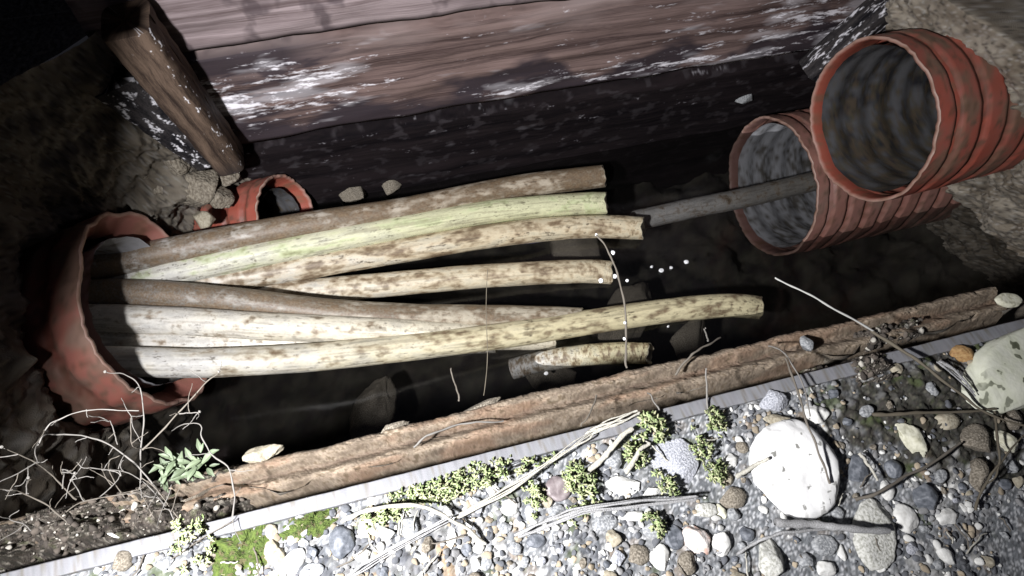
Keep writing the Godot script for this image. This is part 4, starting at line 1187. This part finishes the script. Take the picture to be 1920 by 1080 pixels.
# ---------------------------------------------------------------- plants
func build_plants() -> void:
	var m: Material = mats.leafy
	var y := 0.001
	clump("weed", "long mat of small yellow-green weeds along the grey rim", "weed", Vector3(0.0033, 0.0010, -0.0970), Vector2(0.070, 0.011), 0.06, 330, 0.0052, m, 1, 0.012)
	clump("weed", "small weed tuft growing over the pale greenish stone under the arched stalk", "weed", Vector3(-0.0545, 0.0010, -0.0875), Vector2(0.020, 0.010), 0.1, 90, 0.005, m, 2, 0.014)
	clump("weed", "bright green weed right of the purple-brown egg-shaped stone", "weed", Vector3(0.1067, 0.0010, -0.0710), Vector2(0.013, 0.020), 0.2, 120, 0.0056, m, 3, 0.014)
	clump("weed", "thin weed left of the purple-brown egg-shaped stone", "weed", Vector3(0.0651, 0.0010, -0.0736), Vector2(0.010, 0.014), 0.2, 60, 0.005, m, 4, 0.010)
	clump("weed", "tall narrow weed against the concrete chunk near the straw", "weed", Vector3(0.1806, 0.0010, -0.1044), Vector2(0.010, 0.015), 0.3, 80, 0.006, m, 5, 0.016)
	clump("weed", "weed under the short yellowish straw", "weed", Vector3(0.1560, 0.0010, -0.0878), Vector2(0.010, 0.014), 0.3, 80, 0.005, m, 6, 0.012)
	clump("weed", "round dense weed right against the grey rim", "weed", Vector3(0.2346, 0.0010, -0.0960), Vector2(0.009, 0.013), 0.0, 100, 0.0045, m, 7, 0.014)
	clump("weed", "upright weed band along the right side of the concrete chunk", "weed", Vector3(0.2175, 0.0010, -0.0623), Vector2(0.010, 0.026), 0.2, 150, 0.0045, m, 8, 0.012)
	clump("weed", "small weed at the lower left of the concrete chunk", "weed", Vector3(0.1753, 0.0010, -0.0538), Vector2(0.008, 0.012), 0.4, 60, 0.0045, m, 9, 0.010)
	clump("weed", "little weed sprig below the right end of the grey straw blade", "weed", Vector3(0.1554, 0.0010, -0.0285), Vector2(0.008, 0.012), 0.2, 55, 0.005, m, 10, 0.010)
	clump("weed", "faint weed left of the white wedge-shaped stone, under the straw", "weed", Vector3(0.0956, 0.0010, -0.0530), Vector2(0.014, 0.007), 0.2, 50, 0.004, m, 11, 0.008)
	clump("weed", "pale leafy weed on the rim at the lower left", "weed", Vector3(-0.2007, 0.0020, -0.1041), Vector2(0.015, 0.024), 0.2, 70, 0.0055, mats.paleleaf, 12, 0.016)
	moss("larger green moss cushion at the lower left of the gravel", Vector3(-0.1665, 0.0000, -0.0868), Vector2(0.030, 0.022), 0.4, 21)
	moss("smaller green moss cushion between the rim and the dark slate oval stone", Vector3(-0.1142, 0.0000, -0.0961), Vector2(0.024, 0.011), 0.2, 22)
	# leafy herb at the left end of the ledge
	var herb := thing("herb", "pale green leafy herb growing at the left end of the ledge", "plant", Vector3(-0.2085, -0.0120, -0.1702))
	var g := RandomNumberGenerator.new()
	g.seed = 77
	for k in 60:
		var a := g.randf() * TAU
		var L := g.randf_range(0.007, 0.019)
		var lift := g.randf_range(0.1, 0.9)
		var base := Vector3(g.randf_range(-0.019, 0.019), g.randf_range(-0.002, 0.010), g.randf_range(-0.008, 0.010))
		var d := Vector3(cos(a), 0, sin(a))
		var s := d.cross(Vector3.UP)
		var f := func(u: float, v: float) -> Vector3:
			var w := L * 0.125 * sin(PI * pow(u, 0.75)) * (1.0 + 0.12 * sin(u * 40.0))
			var q := (v - 0.5) * 2.0
			return base + d * L * u * (1.0 - 0.25 * lift * u) + Vector3.UP * (lift * L * u * (1.0 - 0.7 * u) + absf(q) * w * 0.35) + s * q * w
		var tone := g.randf_range(0.7, 1.2)
		var c := func(_p: Vector3, _u: float, v: float) -> Color:
			var k2 := Color(0.13, 0.165, 0.10) * tone * (1.25 if absf(v - 0.5) < 0.12 else 1.0)
			k2.a = 1.0
			return k2
		put("leaf", grid(9, 7, f, c), mats.leafy, herb)
	# the dry weed with many bare stems
	var dry := thing("dry_weed", "dead weed with thin pale branching stems at the lower left, over the pit", "plant", Vector3(-0.2453, -0.0140, -0.1650))
	var stems := [
		[Vector3(-0.2453, -0.0140, -0.1650), Vector3(-0.2404, -0.0012, -0.1888), Vector3(-0.2326, 0.0116, -0.2123), Vector3(-0.2293, 0.0244, -0.2331), Vector3(-0.2347, 0.0372, -0.2393), Vector3(-0.2439, 0.0500, -0.2406)],
		[Vector3(-0.2291, 0.0200, -0.1815), Vector3(-0.1950, 0.0367, -0.1981), Vector3(-0.1681, 0.0533, -0.2130), Vector3(-0.1524, 0.0700, -0.2113)],
		[Vector3(-0.1918, 0.0450, -0.1949), Vector3(-0.1821, 0.0500, -0.1919), Vector3(-0.1729, 0.0550, -0.1886)],
		[Vector3(-0.2309, -0.0140, -0.1505), Vector3(-0.2412, -0.0020, -0.1727), Vector3(-0.2551, 0.0100, -0.1920), Vector3(-0.2695, 0.0220, -0.2015), Vector3(-0.2849, 0.0340, -0.2043), Vector3(-0.2895, 0.0460, -0.2003), Vector3(-0.2864, 0.0580, -0.1855), Vector3(-0.2782, 0.0700, -0.1711)],
		[Vector3(-0.2946, -0.0140, -0.1639), Vector3(-0.3014, 0.0045, -0.1778), Vector3(-0.3054, 0.0230, -0.1887), Vector3(-0.3083, 0.0415, -0.1923), Vector3(-0.3091, 0.0600, -0.1935)],
		[Vector3(-0.3014, 0.0300, -0.1862), Vector3(-0.3082, 0.0400, -0.1780), Vector3(-0.3172, 0.0500, -0.1709)],
		[Vector3(-0.2898, 0.0500, -0.1923), Vector3(-0.2836, 0.0540, -0.2009), Vector3(-0.2728, 0.0580, -0.2059), Vector3(-0.2515, 0.0620, -0.2074), Vector3(-0.2289, 0.0660, -0.1999), Vector3(-0.2095, 0.0700, -0.1935)],
		[Vector3(-0.2960, -0.0120, -0.1412), Vector3(-0.3055, 0.0022, -0.1562), Vector3(-0.3148, 0.0165, -0.1686), Vector3(-0.3167, 0.0307, -0.1695), Vector3(-0.3193, 0.0450, -0.1684)],
		[Vector3(-0.3127, 0.0200, -0.1675), Vector3(-0.3094, 0.0275, -0.1710), Vector3(-0.3042, 0.0350, -0.1744)],
		[Vector3(-0.2269, -0.0140, -0.1417), Vector3(-0.2334, 0.0040, -0.1575), Vector3(-0.2433, 0.0220, -0.1675), Vector3(-0.2585, 0.0400, -0.1693)],
		[Vector3(-0.2351, 0.0100, -0.1853), Vector3(-0.2349, 0.0250, -0.1856), Vector3(-0.2286, 0.0400, -0.2023)],
		[Vector3(-0.2476, 0.0200, -0.1904), Vector3(-0.2461, 0.0300, -0.1963), Vector3(-0.2450, 0.0400, -0.2028)],
		[Vector3(-0.1705, 0.0010, -0.1136), Vector3(-0.1661, 0.0073, -0.1307), Vector3(-0.1677, 0.0136, -0.1512), Vector3(-0.1782, 0.0199, -0.1654), Vector3(-0.1823, 0.0261, -0.1789), Vector3(-0.1809, 0.0324, -0.1861), Vector3(-0.1885, 0.0387, -0.1880), Vector3(-0.1969, 0.0450, -0.1815)],
		[Vector3(-0.3040, -0.0120, -0.1532), Vector3(-0.2840, -0.0052, -0.1581), Vector3(-0.2495, 0.0015, -0.1539), Vector3(-0.2357, 0.0082, -0.1489), Vector3(-0.2232, 0.0150, -0.1275)],
		[Vector3(-0.2813, -0.0000, -0.1566), Vector3(-0.2836, 0.0100, -0.1660), Vector3(-0.2816, 0.0200, -0.1699)],
		[Vector3(-0.2803, -0.0140, -0.1603), Vector3(-0.2601, 0.0030, -0.1635), Vector3(-0.2458, 0.0200, -0.1639)],
		[Vector3(-0.2029, 0.0030, -0.1118), Vector3(-0.2144, 0.0053, -0.1327), Vector3(-0.2240, 0.0077, -0.1485), Vector3(-0.2348, 0.0100, -0.1622)],
		[Vector3(-0.2126, 0.0030, -0.1183), Vector3(-0.2144, 0.0075, -0.1304), Vector3(-0.2181, 0.0120, -0.1339)],
		[Vector3(-0.3069, -0.0140, -0.1396), Vector3(-0.3210, -0.0095, -0.1432), Vector3(-0.3286, -0.0050, -0.1507), Vector3(-0.3368, -0.0005, -0.1575), Vector3(-0.3276, 0.0040, -0.1611)],
		[Vector3(-0.2253, 0.0020, -0.0931), Vector3(-0.2006, 0.0047, -0.1022), Vector3(-0.1755, 0.0073, -0.1103), Vector3(-0.1677, 0.0100, -0.1117)],
		[Vector3(-0.2992, 0.0000, -0.1704), Vector3(-0.2934, 0.0100, -0.1790), Vector3(-0.2886, 0.0200, -0.1800)],
		[Vector3(-0.2912, 0.0150, -0.1792), Vector3(-0.2821, 0.0225, -0.1754), Vector3(-0.2742, 0.0300, -0.1715)],
		[Vector3(-0.2568, -0.0120, -0.1545), Vector3(-0.2606, -0.0015, -0.1666), Vector3(-0.2590, 0.0090, -0.1749), Vector3(-0.2536, 0.0195, -0.1791), Vector3(-0.2416, 0.0300, -0.1767)]]
	for k in stems.size():
		var o := stick("stem", stems[k], 0.00075 if k in [0, 1, 3, 4, 7, 12] else 0.0005, 0.00035, mats.palestem if k % 3 != 1 else mats.twig, dry)
		for j in 3:
			var at: Vector3 = stems[k][mini(1 + j, stems[k].size() - 1)]
			var dir := Vector3(g.randf_range(-1, 1), g.randf_range(-0.1, 0.9), g.randf_range(-1, 1)).normalized()
			var L := g.randf_range(0.006, 0.024)
			stick("side_twig", [at, at + dir * L * 0.5 + Vector3(g.randf_range(-1, 1), 0.3, g.randf_range(-1, 1)) * L * 0.12, at + dir * L], 0.0004, 0.0002, mats.twig if j == 0 else mats.palestem, dry)
		if k in [2, 4, 5, 8, 14, 21, 0, 1]:
			var pod := put("seed_pod", ball_meshes[k % 5], mats.palestem, o)
			pod.position = (stems[k][stems[k].size() - 1] as Vector3) - dry.position
			pod.scale = Vector3.ONE * 0.0023

# ---------------------------------------------------------------- stalks and sticks
func build_stalks() -> void:
	dress("stalk", [Vector3(-0.0881, 0.0040, -0.0915), Vector3(-0.0751, 0.0100, -0.0936), Vector3(-0.0608, 0.0160, -0.0932), Vector3(-0.0359, 0.0220, -0.0885), Vector3(-0.0159, 0.0210, -0.0795), Vector3(-0.0022, 0.0150, -0.0695), Vector3(0.0100, 0.0080, -0.0579), Vector3(0.0174, 0.0020, -0.0469)], 0.0019, 0.0013, mats.straw, "arched pale stalk standing over the gravel left of the middle")
	bundle("straw", [Vector3(-0.0874, 0.0060, -0.0498), Vector3(-0.0509, 0.0060, -0.0607), Vector3(-0.0008, 0.0080, -0.0730)], 0.0030, mats.greystraw, "long grey straw running up from the bottom edge to the arched stalk", 4, 9)
	bundle("straw", [Vector3(-0.0020, 0.0100, -0.0714), Vector3(0.0492, 0.0100, -0.0838), Vector3(0.0942, 0.0120, -0.0987), Vector3(0.1256, 0.0120, -0.1093)], 0.0034, mats.straw, "pale straw continuing from the arched stalk towards the rim", 4, 6)
	bundle("straw", [Vector3(0.1203, 0.0080, -0.1089), Vector3(0.1467, 0.0100, -0.1141), Vector3(0.1707, 0.0120, -0.1172)], 0.0042, mats.straw, "broad bleached straw end lying on the grey rim", 5, 7)
	dress("straw", [Vector3(0.1112, 0.0070, -0.0794), Vector3(0.1342, 0.0100, -0.0911), Vector3(0.1606, 0.0110, -0.1047)], 0.0026, 0.0020, mats.straw, "short yellowish straw pointing at the rim, below the bleached one", "straw", 0.5)
	dress("straw", [Vector3(0.1440, 0.0060, -0.0732), Vector3(0.1581, 0.0080, -0.0820), Vector3(0.1720, 0.0090, -0.0921)], 0.0026, 0.0014, mats.straw, "pale fleshy stalk left of the concrete chunk", "straw", 0.6)
	bundle("straw", [Vector3(0.0432, 0.0090, -0.0469), Vector3(0.0707, 0.0120, -0.0494), Vector3(0.0975, 0.0140, -0.0507), Vector3(0.1414, 0.0130, -0.0465), Vector3(0.1941, 0.0120, -0.0376)], 0.0040, mats.greystraw, "broad grey straw blade lying across the stones in the middle", 5, 5)
	dress("stick", [Vector3(0.2456, 0.0160, -0.0063), Vector3(0.2739, 0.0140, 0.0040), Vector3(0.2958, 0.0180, 0.0129), Vector3(0.3333, 0.0160, 0.0243)], 0.0034, 0.0026, mats.greystraw, "grey stick across the big beige oval stone", "stick")
	dress("stem", [Vector3(0.2114, 0.0040, 0.0101), Vector3(0.2243, 0.0080, 0.0048), Vector3(0.2393, 0.0140, 0.0031), Vector3(0.2634, 0.0140, 0.0059), Vector3(0.2914, 0.0120, 0.0094)], 0.0012, 0.0012, mats.greystraw, "thin curved stem below the largest white oval stone")
	dress("stem", [Vector3(0.3171, 0.0550, -0.1929), Vector3(0.3431, 0.0450, -0.1767), Vector3(0.3743, 0.0300, -0.1587), Vector3(0.4149, 0.0080, -0.1375)], 0.0007, 0.0010, mats.whitestem, "long thin white stem reaching out over the pit on the right")
	dress("stick", [Vector3(0.4120, 0.0080, -0.1404), Vector3(0.4260, 0.0140, -0.1143), Vector3(0.4375, 0.0180, -0.0915), Vector3(0.4530, 0.0180, -0.0632), Vector3(0.4699, 0.0140, -0.0419), Vector3(0.4982, 0.0140, -0.0228)], 0.0017, 0.0009, mats.darktwig, "dark crooked twig running from the rim past the big spotted stone", "stick")
	dress("stick", [Vector3(0.3715, 0.0080, -0.0673), Vector3(0.4013, 0.0120, -0.0603), Vector3(0.4398, 0.0120, -0.0524), Vector3(0.4822, 0.0120, -0.0430)], 0.0019, 0.0009, mats.darktwig, "straight dark stick below the big spotted stone", "stick")
	bundle("straw", [Vector3(0.4552, 0.0120, -0.0969), Vector3(0.4623, 0.0140, -0.0818), Vector3(0.4679, 0.0160, -0.0582)], 0.0050, mats.greystraw, "split hollow straw end under the orange-brown stone", 5, 8)
	dress("stem", [Vector3(0.3189, 0.0100, -0.1314), Vector3(0.3102, 0.0200, -0.1037), Vector3(0.3021, 0.0240, -0.0706), Vector3(0.3021, 0.0220, -0.0458), Vector3(0.3047, 0.0140, -0.0222)], 0.0010, 0.0009, mats.twig, "thin brown stem bent over the largest white oval stone")
	dress("stem", [Vector3(0.3226, -0.0150, -0.1547), Vector3(0.3237, 0.0040, -0.1401), Vector3(0.3191, 0.0160, -0.1095), Vector3(0.3077, 0.0260, -0.0758)], 0.0008, 0.0006, mats.palestem, "fine pale stem beside the bent brown one")
	dress("stem", [Vector3(0.2328, 0.0040, -0.1078), Vector3(0.2367, 0.0120, -0.1228), Vector3(0.2381, 0.0240, -0.1373)], 0.0009, 0.0007, mats.palestem, "short upright stem above the round dense weed")
	dress("stem", [Vector3(0.3250, 0.0060, -0.0048), Vector3(0.3481, 0.0140, -0.0064), Vector3(0.3834, 0.0120, -0.0123), Vector3(0.4333, 0.0120, -0.0249)], 0.0015, 0.0010, mats.twig, "thin twig crossing the small round white pebble")
	dress("stem", [Vector3(0.4192, 0.0060, 0.0273), Vector3(0.4368, 0.0120, 0.0105), Vector3(0.4583, 0.0160, -0.0028), Vector3(0.4988, 0.0140, -0.0197)], 0.0012, 0.0006, mats.darktwig, "dark thin twig at the right edge below the mottled round stone")
	dress("stem", [Vector3(0.4806, 0.0120, -0.0424), Vector3(0.4614, 0.0160, -0.0170), Vector3(0.4499, 0.0160, 0.0033), Vector3(0.4360, 0.0120, 0.0117)], 0.0012, 0.0006, mats.darktwig, "dark bent twig between the olive stone and the yellow block")
	dress("stem", [Vector3(0.2336, 0.0040, -0.0449), Vector3(0.2529, 0.0100, -0.0497), Vector3(0.2610, 0.0180, -0.0514)], 0.0020, 0.0012, mats.straw, "short pale stub touching the left side of the largest white oval stone")
	dress("stem", [Vector3(0.3468, 0.0060, -0.0393), Vector3(0.3474, 0.0080, -0.0276), Vector3(0.3510, 0.0060, -0.0152)], 0.0016, 0.0010, mats.straw, "short pale splinter right of the flat blue-grey stone")
	dress("root", [Vector3(-0.0229, -0.0220, -0.1422), Vector3(-0.0098, -0.0160, -0.1490), Vector3(0.0143, -0.0200, -0.1510), Vector3(0.0383, -0.0220, -0.1496), Vector3(0.0602, -0.0280, -0.1474)], 0.0010, 0.0007, mats.palestem, "fine curved rootlet lying on the rusted ledge")
	dress("root", [Vector3(0.2268, -0.0220, -0.1494), Vector3(0.2417, -0.0120, -0.1595), Vector3(0.2591, -0.0120, -0.1675), Vector3(0.2830, -0.0200, -0.1753)], 0.0012, 0.0008, mats.twig, "thin straight rootlet slanting over the inner edge of the ledge")
	dress("stem", [Vector3(0.2700, -0.0200, -0.1738), Vector3(0.2668, -0.0100, -0.1771), Vector3(0.2630, 0.0000, -0.1816)], 0.0009, 0.0007, mats.palestem, "stub of a pale stem at the inner edge of the ledge")
	dress("stem", [Vector3(0.1923, 0.0030, -0.1131), Vector3(0.1882, 0.0080, -0.1219), Vector3(0.1822, 0.0140, -0.1314)], 0.0009, 0.0006, mats.palestem, "little forked stem on the rim beside the bleached straw end")
	# the dewy stem that hangs over the water
	var wet := thing("dewy_stem", "thin grey stem with dew drops standing out over the conduit ends", "stalk", Vector3(0.1858, -0.0280, -0.1692))
	stick("stem", [Vector3(0.1858, -0.0280, -0.1692), Vector3(0.1916, -0.0200, -0.1925), Vector3(0.1977, -0.0050, -0.2244), Vector3(0.1973, 0.0080, -0.2502), Vector3(0.1932, 0.0150, -0.2712), Vector3(0.1868, 0.0200, -0.2910)], 0.0012, 0.0008, mats.twig, wet)
	var drops := [Vector3(0.1990, 0.0120, -0.2722), Vector3(0.1949, 0.0060, -0.2500), Vector3(0.1791, 0.0100, -0.2468), Vector3(0.1940, -0.0100, -0.2075), Vector3(0.2050, 0.0060, -0.2429), Vector3(0.1868, 0.0200, -0.2910), Vector3(0.1908, -0.0180, -0.1947)]
	for k in drops.size():
		var d := put("dew_drop", ball_meshes[k % 4], mats.dew, wet)
		d.position = (drops[k] as Vector3) - wet.position
		d.scale = Vector3.ONE * (0.0045 if k < 3 else 0.003)
	dress("stem", [Vector3(0.0244, -0.0300, -0.1758), Vector3(0.0241, -0.0150, -0.1865), Vector3(0.0239, 0.0000, -0.1968)], 0.0009, 0.0006, mats.twig, "short dark stem rising from the inner edge of the ledge, left of the middle")
	dress("stem", [Vector3(0.0484, -0.0300, -0.1751), Vector3(0.0598, -0.0100, -0.2089), Vector3(0.0662, 0.0050, -0.2448), Vector3(0.0762, 0.0150, -0.2803)], 0.0004, 0.0003, mats.darktwig, "hair-thin stem rising in front of the conduits near the middle")
	dress("stem", [Vector3(0.1412, 0.0040, -0.1416), Vector3(0.1278, 0.0100, -0.1244), Vector3(0.1188, 0.0100, -0.1172)], 0.0008, 0.0006, mats.twig, "short brown stem end by the bleached straw")
	# litter of bits between the stones
	var g := RandomNumberGenerator.new()
	g.seed = 909
	for k in 26:
		var x := g.randf_range(-0.25, 0.58)
		var z := g.randf_range(-0.095, -0.02 + 0.257 * (x - 0.033))
		var a := g.randf() * TAU
		var L := g.randf_range(0.008, 0.03)
		var d := Vector3(cos(a), 0, sin(a)) * L
		var p := Vector3(x, ground_height(x, z) + 0.004, z)
		dress("twig_bit", [p - d * 0.5, p + Vector3(0, 0.002, 0.0) + d.rotated(Vector3.UP, 1.2) * 0.06, p + d * 0.5], 0.0007, 0.0005, mats.twig if k % 2 else mats.straw, near("dry twig bit", x, z), "twig")
		get_child(get_child_count() - 1).set_meta("group", "short dry twig bits on the gravel")
